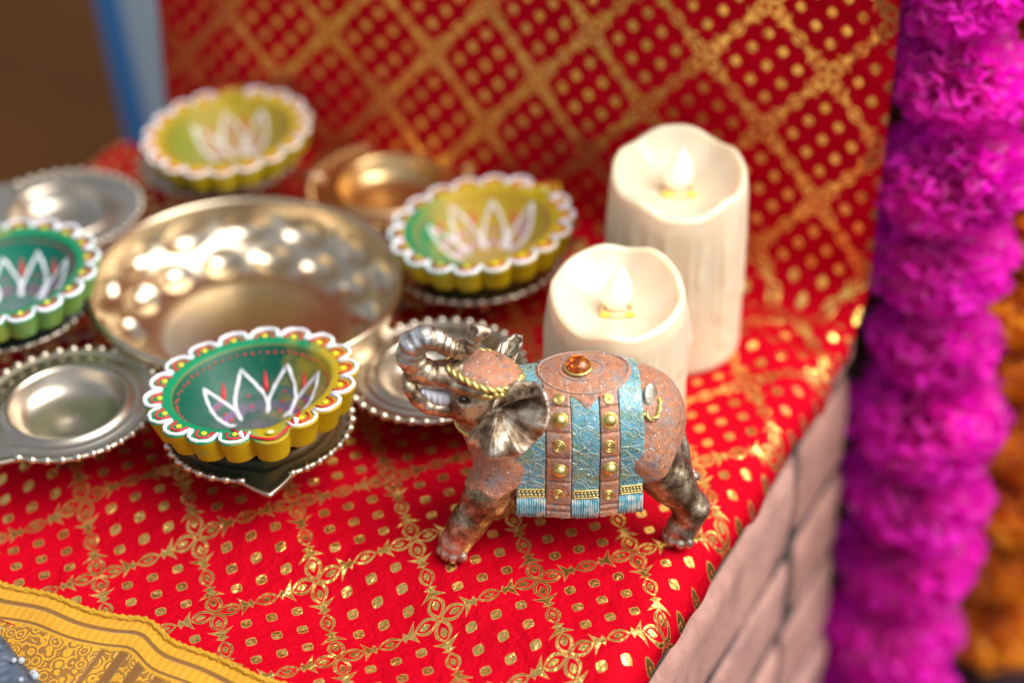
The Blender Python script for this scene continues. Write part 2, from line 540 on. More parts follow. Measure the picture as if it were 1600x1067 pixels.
# ------------------------------------------------------------------ the metal stand: hammered bowl, eight plates, wires
def mat_metal(name, c1, c2, rough=.22, tarn=.35):
    m = M(name, c1, rough, 1.0)
    oc = m.obj()
    n = m.noise(oc, .9, 5.0, .6)
    m.set('Base Color', m.mix(n, c1, c2))
    m.set('Roughness', rough + n * tarn * .4)
    m.bump(m.noise(oc, 14.0, 2.0), .12, .0001)
    sc_ = m.noise(m.obj((900, 60, 300)), 1.0, 2.0)
    m.bump(sc_, .15, .0001)
    m.set('Roughness', rough + n * tarn * .35 + (m.noise(oc, 2.4, 6.0, .75) - .5).abs() * .15)
    return m
m_silver = mat_metal('aged silver metal', (.64, .58, .48), (.40, .34, .27), .24)
m_brass = mat_metal('pale brass', (.76, .66, .50), (.54, .44, .31), .17)
m_bead = mat_metal('bright bead metal', (.74, .67, .56), (.50, .43, .34), .16)

stand = link('candle_stand', None, loc=(-10.9, .6, 0), label='silver and brass stand with a hammered bowl ringed by eight bead edged plates', cat='stand')
SX, SY = -10.9, .6

# bowl
def sm(x): x = max(0, min(1, x)); return x * x * (3 - 2 * x)
RB = 6.38; ZB = 2.8
nr, nph = 84, 256
V = []
dimples = []
for k in range(14): dimples.append((2 * PI * k / 14 + .1, .34, .19))
for k in range(14): dimples.append((2 * PI * (k + .5) / 14 + .1, .68, .21))
def bowl_prof(s):            # s 0 centre .. 1 rim
    if s < .5: return (3.3 * s / .5, .17 + .03 * (s / .5) ** 6)
    t = (s - .5) / .5
    return (3.3 + (RB - 3.3) * math.sin(t * PI / 2) ** .92, .2 + (ZB - .2) * (1 - math.cos(t * PI / 2)) ** .92)
for i in range(nph):
    ph = 2 * PI * i / nph
    for j in range(nr + 1):
        s = j / nr
        r, z = bowl_prof(s)
        t = (s - .5) / .5
        d = 0
        if t > 0:
            for (dp, dt, dr) in dimples:
                dd = (ph - dp + PI) % (2 * PI) - PI
                q = math.hypot(dd / .185, (t - dt) / (dr * .82))
                if q < 1: d += .34 * (1 - q * q)
        else:
            d = 0
        # dents pushed in from the inside: surface moves out and down
        r2 = r + d * .75; z2 = z - d * .55
        V.append((r2 * math.cos(ph), r2 * math.sin(ph), z2))
bowl = link('bowl', mesh('bowl', V, grid_faces(nph, nr + 1, True), m_brass), stand, loc=(-10.87 - SX, .25 - SY, 0))
so = bowl.modifiers.new('thickness', 'SOLIDIFY'); so.thickness = .0016; so.offset = 0
q = MB(); q.tube([(RB * math.cos(2 * PI * k / 120), RB * math.sin(2 * PI * k / 120), ZB) for k in range(120)], .17, 10, True)
q.build('rim', m_brass, bowl)

# plates: (x, y, tip direction in degrees)
PL = [(-9.59, -8.62, -80), (-3.01, -4.95, -41), (-1.48, 3.11, 14), (-5.41, 9.23, 50), (-13.06, 11.64, 98), (-19.55, 6.9, 146), (-20.75, -.29, 186), (-17.1, -7.17, -128)]
PR, PZ = 3.38, 1.98
def plate_mesh():
    prof = [(0, -.85), (.8, -.85), (1.5, -.80), (1.85, -.66), (2.08, -.36), (2.2, .02), (2.27, .17), (2.36, .20), (2.45, .13), (2.56, .02), (2.68, .02), (2.74, .07), (2.80, .02), (2.95, -.02), (3.12, .02), (3.22, .10), (3.30, .13), (3.38, .08), (3.40, .0), (3.32, -.08)]
    def rf(r, z, ph):
        d = abs((ph + PI) % (2 * PI) - PI)
        k = max(0, 1 - d / .30)
        kk = sm((r - 2.3) / 1.1)
        return r + (.16 + 1.05 * (k ** 1.15)) * kk
    V, Fc = revolve(prof, 180, rf)
    return mesh('plate', V, Fc, m_silver)
pm = plate_mesh()
m_goldrefl = mat_metal('metal with painted gold reflection', (.84, .60, .30), (.62, .40, .17), .25)  # gold reflection on one plate put into its metal colour
pm2 = pm.copy(); pm2.materials.clear(); pm2.materials.append(m_goldrefl.m)
q = MB(); q.ball((0, 0, 0), (.195, .185, .16), 8, 6); beadm = mesh('bead', q.V, q.F, m_bead)
beadm2 = beadm.copy(); beadm2.materials.clear(); beadm2.materials.append(m_goldrefl.m)
q = MB(); q.tube([(0, 0, 0), (0, 0, -1.1)], [.28, .2], 10); footm = mesh('foot', q.V, q.F, m_silver)
prot = []
for k, (x, y, dg) in enumerate(PL):
    rot = Euler((R(rnd.uniform(-2, 2)), R(-3.5), 0)).to_matrix() @ Euler((0, 0, R(dg))).to_matrix()
    p = link('plate', pm if k != 3 else pm2, stand, (x - SX, y - SY, PZ), rot.to_euler())
    sld = p.modifiers.new('thickness', 'SOLIDIFY'); sld.thickness = .0007; sld.offset = -1
    nb_ = 36
    for i in range(nb_):
        ph = .27 + (2 * PI - .54) * i / (nb_ - 1)
        b_ = link('bead', beadm if k != 3 else beadm2, p, (3.52 * math.cos(ph), 3.52 * math.sin(ph), .10), (0, 0, ph))
    for i in range(3):
        an = 2 * PI * i / 3 + .4
        link('foot', footm, p, (1.3 * math.cos(an), 1.3 * math.sin(an), -.88))
for k in range(8):
    x0, y0, _ = PL[k]; x1, y1, _ = PL[(k + 1) % 8]
    d = Vector((x1 - x0, y1 - y0, 0)); L_ = d.length; d.normalize()
    a = Vector((x0, y0, PZ - .12)) + d * 3.1; b = Vector((x1, y1, PZ - .12)) - d * 3.1
    o2 = Vector((SX, SY, 0))
    q = MB(); q.tube([a - o2, (a + b) / 2 - o2 + Vector((0, 0, -.04)), b - o2], .085, 8)
    q.build('wire', m_bead, stand)
    m_ = Vector((x0, y0, .14)); c_ = Vector((-10.95, 1.0, 0)); dd = (c_ - m_); dd.z = 0; dd.normalize()
    e_ = Vector((-10.95, 1.0, .25)) - dd * 3.2
    q = MB(); q.tube([m_ - o2, (m_ + e_) / 2 - o2, e_ - o2 + Vector((0, 0, -.1))], .085, 8)
    q.build('wire', m_bead, stand)

# ------------------------------------------------------------------ painted clay lamps
m_white = M('white cone paint', (.86, .86, .93), .38)
m_redp = M('red cone paint', (.62, .012, .03), .4)
m_yel = M('yellow dot paint', (.86, .68, .02), .35)
m_pale = M('pale yellow paint', (.80, .72, .30), .4)
m_orng = M('orange dot paint', (.75, .12, .03), .4)
def mat_fill(name, c1, c2):
    m = M(name, c1, .5); oc = m.obj(); x, y, z = m.xyz(oc)
    m.set('Base Color', m.mix((y * .7 - .5 + (m.noise(oc, 3.0, 3.0) - .5) * .9).clamp(), c1, c2)); m.set('Specular IOR Level', .25)
    return m
m_fillg = mat_fill('petal fill plum to green', (.20, .10, .22), (.01, .13, .07))
m_fillp = mat_fill('petal fill rose to mustard', (.60, .38, .52), (.42, .26, .08))
def mat_clay(name, side, top_a, top_b, in_a, in_b, bias, ang, sidegreen=0.0):
    m = M(name, side, .42)
    oc = m.obj(); x, y, z = m.xyz(oc)
    r = (x * x + y * y).sqrt()
    t = (x * math.cos(R(ang)) + y * math.sin(R(ang))) * .17 + .5 + bias + (m.noise(oc, 1.3, 3.0) - .5) * .9
    t = t.clamp()
    inner = m.mix((t - .5) * 2.2 + .5, in_a, in_b)
    # rosy wash low in the dish
    wash = (1.0 - (r - .2) * .42).clamp() * (m.noise(oc, 2.2, 2.0) - .25).clamp() * 1.6
    inner = m.mix(wash.clamp() * .6, inner, (.42, .22, .34))
    top = m.mix((t - .5) * 2.5 + .5, top_a, top_b)
    sd = m.mix((m.noise(oc, .7, 2.0) + (sidegreen - .62)).clamp() * 6.0, side, (.03, .30, .09))
    sd = m.mix(m.noise(oc, 5.0, 4.0), sd, tuple(c * .72 for c in side))
    isin = r.below(3.02, .1)
    istop = 1.0 - z.below(-.07, .04)
    c = m.mix(istop.clamp(), sd, top)
    c = m.mix(isin, c, inner)
    m.set('Base Color', c)
    m.set('Roughness', m.noise(oc, 2.0, 3.0) * .3 + .3); m.set('Specular IOR Level', .3)
    m.bump(m.noise(oc, 3.5, 5.0), .35, .0006)
    m.bump(m.noise(oc, 22.0, 2.0), .2, .0002)
    return m
GRN, MUS, OLV = (.0, .22, .09), (.46, .32, .010), (.50, .36, .004)
DG = (.0, .085, .05)
def dish_z(r): return -2.15 * (1 - (r / 3.05) ** 2.7) if r < 3.05 else 0.0
NP = 17
def lamp_surface_z(x, y):
    return dish_z(math.hypot(x, y))
def scallop(ph, sp):
    """outline radius; sp is the spout direction"""
    d = (ph - sp + PI) % (2 * PI) - PI
    gap = .19
    if abs(d) < gap:
        return 3.55 + .85 * math.cos(d / gap * PI / 2) ** .45
    u = (abs(d) - gap) / (PI - gap) * (NP / 2)
    f = u - math.floor(u)
    return 3.50 + .60 * math.sqrt(max(0, 1 - (2 * f - 1) ** 2)) ** .9
def make_lamp(cx, cy, z, spout, lotus, mat, label, tilt=(0, -6), side_h=1.04, dotrow=True, seed=0, scl=1.0, fill=None):
    rg = random.Random(seed)
    sp = R(spout)
    root = link('oil_lamp', None, None, (cx, cy, z), (R(tilt[0]), R(tilt[1]), 0), label=label, cat='oil lamp', group='painted clay lamps standing on the plates')
    n = 288
    prof = [('c', 0), ('c', .5), ('c', 1.0), ('c', 1.5), ('c', 2.0), ('c', 2.5), ('c', 2.85), ('c', 3.0), ('c', 3.08), ('t', .25), ('t', .6), ('t', .9), ('t', 1.0), ('s', .04), ('s', .1), ('s', .5), ('s', .96), ('s', 1.0), ('b', .8), ('b', .5), ('b', 0)]
    V = []
    for i in range(n):
        ph = 2 * PI * i / n
        Ro = scallop(ph, sp)
        d = abs((ph - sp + PI) % (2 * PI) - PI)
        ch = math.exp(-(d / .20) ** 2)
        for k, t in prof:
            if k == 'c':
                zz = dish_z(t) if t < 3.05 else 0
                zz -= .13 * ch * sm((t - 2.0) / .8)
                r = t
            elif k == 't':
                r = 3.08 + (Ro - 3.08) * t - (.02 if t == 1 else 0); zz = 0 if t < 1 else -.02
                zz -= .13 * ch * (1 - t) ** .5 if t < 1 else 0
                zz += .02 * noise.noise(Vector((r * math.cos(ph), r * math.sin(ph), seed)))
            elif k == 's':
                r = Ro - .38 * t ** 1.1 + .02 * noise.noise(Vector((ph * 4, t * 3, seed))); zz = -side_h * t
                if t <= .04: r = Ro; zz = -.06
            else:
                r = 1.7 + 1.3 * t; zz = -side_h - .15 - .75 * (1 - t) if t < .8 else -side_h
            V.append((r * math.cos(ph), r * math.sin(ph), zz))
    F = grid_faces(n, len(prof), True)
    F.append(tuple(i * len(prof) + len(prof) - 1 for i in range(n)))
    link('clay_body', mesh('clay_body', V, F, mat), root)
    # scalloped petals round the rim: each a white outline, a red inner line and a yellow dot
    gap = .19
    step = (2 * PI - 2 * gap) / NP
    def wob(pts, a): return [(x + rg.uniform(-a, a), y + rg.uniform(-a, a), zz) for x, y, zz in pts]
    for k in range(NP):
        c = sp + gap + (k + .5) * step
        half = step / 2
        def arc(rb, rt, hw, zz, n_=13):
            P = []
            for i in range(n_):
                u = -1 + 2 * i / (n_ - 1)
                r = rb + (rt - rb) * math.sqrt(max(0, 1 - u * u)) ** .85
                an = c + u * hw
                P.append((r * math.cos(an), r * math.sin(an), zz))
            return P
        th = rg.uniform(.058, .085)
        q = MB(); q.tube(wob(arc(3.42, 4.0, half * .93, .03), .02), [th * rg.uniform(.75, 1.2) for _ in range(13)], 7)
        q.build('petal_outline', m_white, root)
        q = MB(); q.tube(wob(arc(3.34, 3.76, half * .56, .02), .015), [.045 * rg.uniform(.7, 1.3) for _ in range(13)], 6)
        q.build('petal_line', m_redp, root)
        q = MB(); rr = 3.46 + rg.uniform(-.04, .04); q.ball((rr * math.cos(c), rr * math.sin(c), .03), (.12, .12, .06), 8, 5)
        q.build('dot', m_yel, root)
    # red line that swings out round the spout, and its white comma strokes
    P = []
    for i in range(25):
        u = -1 + 2 * i / 24
        d = u * .42
        r = 3.13 + 1.05 * max(0, math.cos(u * PI / 2)) ** .75 if abs(u) < 1 else 3.13
        P.append((r * math.cos(sp + d * (1.0 - .62 * (1 - abs(u)) ** .5)), r * math.sin(sp + d * (1.0 - .62 * (1 - abs(u)) ** .5)), .025))
    q = MB(); q.tube(P, .05, 6); q.build('spout_line', m_redp, root)
    q = MB(); q.ball((3.65 * math.cos(sp), 3.65 * math.sin(sp), .0), (.16, .13, .06), 9, 5); q.build('spout_dot', m_pale, root)
    for s_ in (-1, 1):
        an = sp + s_ * .30
        q = MB(); q.tube([(3.3 * math.cos(an), 3.3 * math.sin(an), .03), (3.52 * math.cos(an), 3.52 * math.sin(an), .04), (3.72 * math.cos(an - s_ * .03), 3.72 * math.sin(an - s_ * .03), .02)], [.05, .11, .06], 7)
        q.build('comma_stroke', m_white, root)
    # ring of dots inside the dish
    if dotrow:
        q = MB()
        for k in range(60):
            an = 2 * PI * k / 60
            d = abs((an - sp + PI) % (2 * PI) - PI)
            if d < .2: continue
            r = 2.86 + rg.uniform(-.02, .02)
            q.ball((r * math.cos(an), r * math.sin(an), dish_z(r) + .02), rg.uniform(.045, .065), 6, 4)
        o = q.build('red_dots', m_redp, root); o['kind'] = 'stuff'
    # lotus: petals as loops of raised white line lying on the dish
    def on(x, y, h=.02): return (x, y, dish_z(math.hypot(x, y)) + h)
    for (bx, by, tx, ty, wd) in lotus:
        b_ = Vector((bx, by)); t_ = Vector((tx, ty)); ax = t_ - b_; L_ = ax.length; ax.normalize(); nn = Vector((-ax.y, ax.x))
        P = []; n_ = 15
        for i in range(n_):
            u = i / (n_ - 1); p = b_ + ax * L_ * u + nn * wd * math.sin(PI * u ** .85) ** .9; P.append(on(p.x, p.y))
        for i in range(n_ - 2, -1, -1):
            u = i / (n_ - 1); p = b_ + ax * L_ * u - nn * wd * math.sin(PI * u ** .85) ** .9; P.append(on(p.x, p.y))
        G_ = []
        for i in range(n_):
            u = i / (n_ - 1); c_ = b_ + ax * L_ * u; hw_ = wd * math.sin(PI * u ** .85) ** .9 if 0 < u < 1 else 0
            for v_ in (-1, -.33, .33, 1): p = c_ + nn * hw_ * v_; G_.append(on(p.x, p.y, .012))
        link('petal_fill', mesh('petal_fill', G_, grid_faces(n_, 4), fill), root)
        q = MB(); q.tube(wob(P, .024), [.062 * rg.uniform(.7, 1.4) for _ in P], 7)
        q.build('lotus_petal', m_white, root)
        for k, u in enumerate((.3, .48, .66)):
            p = b_ + ax * L_ * u
            q = MB(); q.ball(on(p.x, p.y, .0), (.09 - k * .01, .12 - k * .015, .04), 7, 4); q.build('petal_spot', m_redp, root)
    bx = sum(l[0] for l in lotus) / len(lotus); by = min(l[1] for l in lotus) - .12
    for s_ in (-1, 0, 1):
        P = [on(bx + s_ * .1 + s_ * .55 * math.sin(t * 2.4), by + .45 * t - .3 * t * t + .25 * math.cos(t * 3), .03) for t in np.linspace(0, 1.1, 8)]
        q = MB(); q.tube(P, [.05 + .04 * math.sin(k) ** 2 for k in range(8)], 6); q.build('base_stroke', m_white, root)
    for i in range(len(lotus) - 1):       # a red flame between neighbouring petals
        a_, b_ = lotus[i], lotus[i + 1]
        x = (a_[2] + b_[2]) / 2; y = (a_[3] + b_[3]) / 2 - .35
        q = MB(); q.tube([on(x, y - .2), on(x, y), on(x, y + .38)], [.05, .1, .02], 6); q.build('flame_stroke', m_redp, root)
    root.scale = (scl, scl, scl)
    return root
mA = mat_clay('lamp paint green to mustard', OLV, GRN, MUS, DG, MUS, -.26, -12)
mB = mat_clay('lamp paint mustard', OLV, GRN, (.50, .36, .02), GRN, (.48, .33, .02), .24, 20)
mC = mat_clay('lamp paint yellow', (.44, .32, .006), MUS, (.55, .42, .03), (.22, .26, .03), (.45, .33, .03), .0, 40)
mD = mat_clay('lamp paint teal', (.30, .30, .01), GRN, MUS, (.0, .15, .10), (.02, .13, .08), -.2, 180, .28)
LZ = 4.2
make_lamp(-9.75, -8.92, LZ, -73, [(-.75, .40, -2.13, 1.38, .42), (-.15, .50, -.78, 2.45, .62), (.50, .55, 1.04, 2.4, .58), (1.1, .55, 2.38, 1.31, .42)], mA,
          'front painted clay lamp, green and mustard dish with sharp white lotus, nearest the cloth front', (-4, -7), seed=1, scl=1.0, fill=m_fillg)
make_lamp(-1.27, 2.43, LZ, 41, [(-.7, .7, -2.42, 1.23, .40), (-.27, .8, -1.45, 2.45, .52), (.35, .85, .37, 2.75, .52), (.9, .8, 2.19, 1.85, .46)], mB,
          'painted clay lamp with mustard dish beside the white candles', (-1, -7), seed=2, scl=.96, fill=m_fillp)
make_lamp(-12.51, 10.16, LZ, 92, [(-.33, .9, -1.93, 1.81, .45), (.16, 1.0, -.45, 2.7, .52), (.8, .95, 1.39, 2.42, .48)], mC,
          'yellow painted clay lamp farthest back, in front of the blue cloth', (1, -6), seed=3, scl=.93, fill=m_fillp)
make_lamp(-20.28, -1.21, LZ, 190, [(-1.0, .6, -1.7, 1.7, .45), (-.4, .6, -.7, 2.4, .58), (.45, .6, .9, 2.45, .58), (1.1, .5, 2.35, 1.4, .42)], mD,
          'teal green painted clay lamp cut off by the left edge of the picture', (1, -6), seed=4, scl=.95, fill=m_fillg)

# ------------------------------------------------------------------ flameless wax candles
def mat_wax(name):
    m = M(name, (.80, .70, .54), .38)
    oc = m.obj()
    m.set('Base Color', m.mix(m.noise(m.obj((100, 100, 25)), .8, 4.0), (.70, .58, .40), (.75, .66, .50)))
    ss(m, .8, (.014, .008, .004), .9)
    m.set('Coat Weight', .25); m.set('Coat Roughness', .15)
    m.bump(m.noise(oc, 2.0, 3.0), .12, .001)
    return m
m_wax = mat_wax('ivory wax')
m_flame = M('flame tip', (.95, .86, .80), .35)
ss(m_flame, .7, (.01, .006, .004), .6)
m_flame.set('Transmission Weight', .25)
x, y, z = m_flame.xyz(m_flame.obj())
g = (1.0 - (z - .8).abs() * .75).clamp()
m_flame.set('Emission Color', (1.0, .66, .34)); m_flame.set('Emission Strength', g * .30)
m_led = M('warm led glow', (.8, .35, .05), .4); m_led.set('Emission Color', (1.0, .30, .02)); m_led.set('Emission Strength', 1.1)
m_sock = M('socket plastic', (.85, .62, .35), .5); ss(m_sock, .5)
def make_candle(cx, cy, H, Rc, label, seed):
    rg = random.Random(seed)
    root = link('candle', None, None, (cx, cy, 0.02), (0, 0, 0), label=label, cat='candle', group='ivory flameless candles behind the elephant')
    n = 160
    drips = [(rg.uniform(0, 2 * PI), rg.uniform(.03, .07), rg.uniform(.25, .95), rg.uniform(.05, .11)) for _ in range(46)]
    def rim(ph):
        return .50 * math.sin(ph) - .05 + .07 * math.sin(3 * ph + seed) + .10 * math.sin(5 * ph + seed * 2.1) + .04 * math.sin(9 * ph + seed)
    prof = []
    for k in range(3): prof.append(('o', k * .015, -.10 + .05 * k))
    for k in range(1, 41): prof.append(('o', .03 + .97 * k / 40, 0))
    prof += [('l', 0, 0), ('l', .25, 0), ('l', .5, 0), ('l', .75, 0), ('l', 1, 0)]
    for k in range(1, 13): prof.append(('i', k / 12, 0))
    V = []
    for i in range(n):
        ph = 2 * PI * i / n
        zr = H + rim(ph)
        for (k, t, e) in prof:
            if k == 'o':
                z = t * (zr - .16); r = Rc + e
                for (dp, dw, dl, dh) in drips:
                    dd = (ph - dp + PI) % (2 * PI) - PI
                    if abs(dd) < .35:
                        zl = H * (1 - dl)
                        r += dh * math.exp(-(dd / dw) ** 2) * sm((z - zl) / .35) * sm((.97 - t) / .3) * (1 + .5 * math.exp(-((z - zl - .25) / .3) ** 2))
                r += .035 * noise.noise(Vector((math.cos(ph) * 2, math.sin(ph) * 2, z * .35 + seed))) * sm((1 - t) / .1)
                r -= .10 * sm((t - .90) / .10)
            elif k == 'l':
                a = t * PI; r = Rc - .10 - .16 * (1 - math.cos(a)) / 1.0; z = zr - .16 + .13 * math.sin(a)
            else:
                r0 = Rc - .42
                r = r0 * (1 - t)
                floor_ = H - 1.05
                z = floor_ + (zr - .16 - floor_) * (1 - t) ** 2.4
            V.append((r * math.cos(ph), r * math.sin(ph), z))
    F = grid_faces(n, len(prof), True)
    F.append(tuple(i * len(prof) for i in range(n))[::-1])
    link('wax_body', mesh('wax_body', V, F, m_wax), root)
    # flame tip: flattened teardrop with a slight lean
    V = []; nn_ = 22
    zb = H - 1.03; hh = 2.05
    for i in range(20):
        an = 2 * PI * i / 20
        for j in range(nn_ + 1):
            t = j / nn_
            r = .60 * (math.sin(PI * min(1, t * 1.0 + .18) ** .9) ** .8 if t < .82 else 0)
            r = .60 * (1 - ((t - .36) / .64) ** 2) ** 1.15 if t > .36 else .60 * (1 - .55 * ((.36 - t) / .36) ** 2)
            tw = t * .9
            x_ = r * math.cos(an); y_ = r * .55 * math.sin(an)
            V.append((x_ * math.cos(tw) - y_ * math.sin(tw) + .16 * t * t - .05, x_ * math.sin(tw) + y_ * math.cos(tw), t * hh))
    link('flame_tip', mesh('flame_tip', V, grid_faces(20, nn_ + 1, True), m_flame), root, (0, 0, zb + .05))
    q = MB(); q.tube([(.62 * math.cos(2 * PI * k / 32), .48 * math.sin(2 * PI * k / 32), zb + .06) for k in range(32)], .09, 8, True)
    q.build('socket', m_sock, root)
    for s_ in (-1, 1):
        q = MB(); q.ball((s_ * .46, -.42, zb + .10), (.25, .14, .09), 10, 6); q.build('led', m_led, root)
    ld = bpy.data.lights.new('candle_glow', 'POINT'); ld.energy = .0006; ld.color = (1, .60, .25); ld.shadow_soft_size = .003
    lo = link('candle_glow', ld, root, (0, -.85, zb + .55))
    return root
make_candle(6.62, .16, 8.15, 2.78, 'taller ivory flameless candle farther back against the red backdrop', 3)
make_candle(3.99, -6.2, 6.7, 2.66, 'shorter ivory flameless candle just behind the elephant', 5)

# ------------------------------------------------------------------ the elephant (distance field turned into a mesh)
def nets(f, lo, hi, h):
    """surface nets of f(x,y,z) < 0; coordinates in cm"""
    ax = [np.arange(lo[i], hi[i] + h, h, dtype=np.float32) for i in range(3)]
    X, Y, Z = np.meshgrid(*ax, indexing='ij')
    D = f(X, Y, Z).astype(np.float32)
    ins = D < 0
    nx, ny, nz = D.shape
    cs = (nx - 1, ny - 1, nz - 1)
    acc = np.zeros(cs + (3,), np.float32); cnt = np.zeros(cs, np.float32)
    for axis in range(3):
        o1, o2 = [k for k in range(3) if k != axis]
        for s1 in (0, 1):
            for s2 in (0, 1):
                a = [slice(0, -1)] * 3; b = [slice(0, -1)] * 3
                a[o1] = b[o1] = slice(s1, D.shape[o1] - 1 + s1)
                a[o2] = b[o2] = slice(s2, D.shape[o2] - 1 + s2)
                b[axis] = slice(1, None)
                a, b = tuple(a), tuple(b)
                m = ins[a] != ins[b]
                t = np.where(m, D[a] / np.where(m, D[a] - D[b], 1), 0)
                cnt += m
                acc[..., axis] += np.where(m, t, 0); acc[..., o1] += m * s1; acc[..., o2] += m * s2
    act = cnt > 0
    idx = np.full(cs, -1, np.int64); idx[act] = np.arange(act.sum())
    ii = np.argwhere(act)
    P = ii + acc[act] / cnt[act][:, None]
    V = np.array(lo) + P * h
    F = []
    for axis in range(3):
        o1, o2 = [(1, 2), (2, 0), (0, 1)][axis]
        a = [slice(0, None)] * 3; b = [slice(0, None)] * 3
        a[axis] = slice(0, -1); b[axis] = slice(1, None)
        ch = ins[tuple(a)] != ins[tuple(b)]
        e = np.argwhere(ch)
        ok = (e[:, o1] > 0) & (e[:, o2] > 0) & (e[:, o1] < D.shape[o1] - 1) & (e[:, o2] < D.shape[o2] - 1)
        e = e[ok]
        d1 = np.zeros(3, int); d1[o1] = 1; d2 = np.zeros(3, int); d2[o2] = 1
        q = [idx[tuple((e - d1 - d2).T)], idx[tuple((e - d2).T)], idx[tuple(e.T)], idx[tuple((e - d1).T)]]
        fl = ins[tuple(e.T)]
        Q = np.stack(q, 1)
        Q = np.where(fl[:, None], Q, Q[:, ::-1])
        F.append(Q)
    return V, np.concatenate(F).tolist()
def ell(x, y, z, c, r, ry=0.0):
    px, py, pz = x - c[0], y - c[1], z - c[2]
    if ry:
        s_, c_ = math.sin(R(ry)), math.cos(R(ry)); px, pz = px * c_ - pz * s_, px * s_ + pz * c_
    k0 = np.sqrt((px / r[0]) ** 2 + (py / r[1]) ** 2 + (pz / r[2]) ** 2)
    k1 = np.sqrt((px / r[0] ** 2) ** 2 + (py / r[1] ** 2) ** 2 + (pz / r[2] ** 2) ** 2) + 1e-6
    return k0 * (k0 - 1) / k1
def cap(x, y, z, a, b, ra, rb):
    a = np.array(a, float); b = np.array(b, float); d = b - a
    t = np.clip(((x - a[0]) * d[0] + (y - a[1]) * d[1] + (z - a[2]) * d[2]) / (d @ d), 0, 1)
    return np.sqrt((x - a[0] - d[0] * t) ** 2 + (y - a[1] - d[1] * t) ** 2 + (z - a[2] - d[2] * t) ** 2) - (ra + (rb - ra) * t), t
def smin(a, b, k):
    h = np.clip(.5 + .5 * (b - a) / k, 0, 1)
    return b + (a - b) * h - k * h * (1 - h)
def chain(x, y, z, P, rr, k=.12, ridge=0, per=.28):
    d = None; L0 = 0
    for i in range(len(P) - 1):
        L_ = math.dist(P[i], P[i + 1])
        c, t = cap(x, y, z, P[i], P[i + 1], rr[i], rr[i + 1])
        if ridge:
            c = c + ridge * (np.abs(np.sin((L0 + t * L_) * PI / per)) ** 1.0 - .6) * -1
        L0 += L_
        d = c if d is None else smin(d, c, k)
    return d
def torso(x, y, z):
    d = ell(x, y, z, (.45, 0, 4.72), (3.2, 2.05, 2.2))
    d = smin(d, ell(x, y, z, (2.55, 0, 4.6), (1.6, 1.78, 1.95)), .5)
    d = smin(d, ell(x, y, z, (-1.95, 0, 4.6), (1.75, 1.75, 1.95)), .5)
    return d
LEGS = [([(-2.3, -1.0, 4.0), (-3.1, -1.35, 2.6), (-3.85, -1.5, 1.45), (-4.28, -1.5, .62)], [1.05, .80, .62, .60]),
        ([(2.6, -.9, 4.0), (3.5, -1.15, 2.75), (4.42, -1.35, 1.45), (4.05, -1.4, .62)], [1.25, .86, .56, .60]),
        ([(-1.6, .9, 3.6), (-1.5, 1.3, 1.9), (-1.3, 1.35, .5)], [.95, .62, .55]),
        ([(2.2, .9, 3.6), (2.0, 1.2, 1.9), (1.7, 1.3, .5)], [1.0, .65, .55])]
def legs(x, y, z):
    d = None
    for P, rr in LEGS:
        c = chain(x, y, z, P, rr, .35)
        d = c if d is None else np.minimum(d, c)
    return d
def bodyrest(x, y, z):
    d = torso(x, y, z)
    d = smin(d, legs(x, y, z), .30)
    n_ = cap(x, y, z, (-2.2, -.05, 4.7), (-3.2, -.1, 6.1), 1.5, 1.22)[0]
    return smin(d, n_, .45)
HEAD = ((-3.05, -.2, 6.6), (1.25, 1.25, 1.12))
TR = [(-3.9, -.2, 7.15), (-4.55, -.28, 7.22), (-5.08, -.3, 7.32), (-5.5, -.3, 7.62), (-5.72, -.3, 8.08), (-5.62, -.3, 8.58), (-5.22, -.3, 8.86), (-4.79, -.3, 8.74), (-4.38, -.3, 8.40), (-3.98, -.3, 8.22), (-3.66, -.3, 8.38), (-3.46, -.3, 8.78)]
TRR = [.60, .50, .44, .46, .48, .46, .42, .38, .33, .30, .27, .26]
def sdf_body(x, y, z):
    d = bodyrest(x, y, z)
    h = sdf_head(x, y, z)
    d = smin(d, h, .3)
    return finish(d, x, y, z)
def sdf_head(x, y, z):
    h = ell(x, y, z, *HEAD, ry=-15)
    h = smin(h, ell(x, y, z, (-3.9, -.15, 7.1), (.85, .8, .7)), .35)       # brow and trunk root
    h = smin(h, ell(x, y, z, (-3.6, -.85, 6.2), (.75, .55, .8)), .3)           # cheek
    h = smin(h, cap(x, y, z, (-3.4, -.2, 5.5), (-4.0, -.3, 5.95), .7, .5)[0], .35)
    # brow ridge and eye socket
    h = smin(h, cap(x, y, z, (-4.25, -.85, 7.15), (-3.3, -1.2, 7.05), .16, .2)[0], .15)
    h = np.maximum(h, -(ell(x, y, z, (-3.95, -1.28, 6.72), (.30, .22, .17))))
    return h
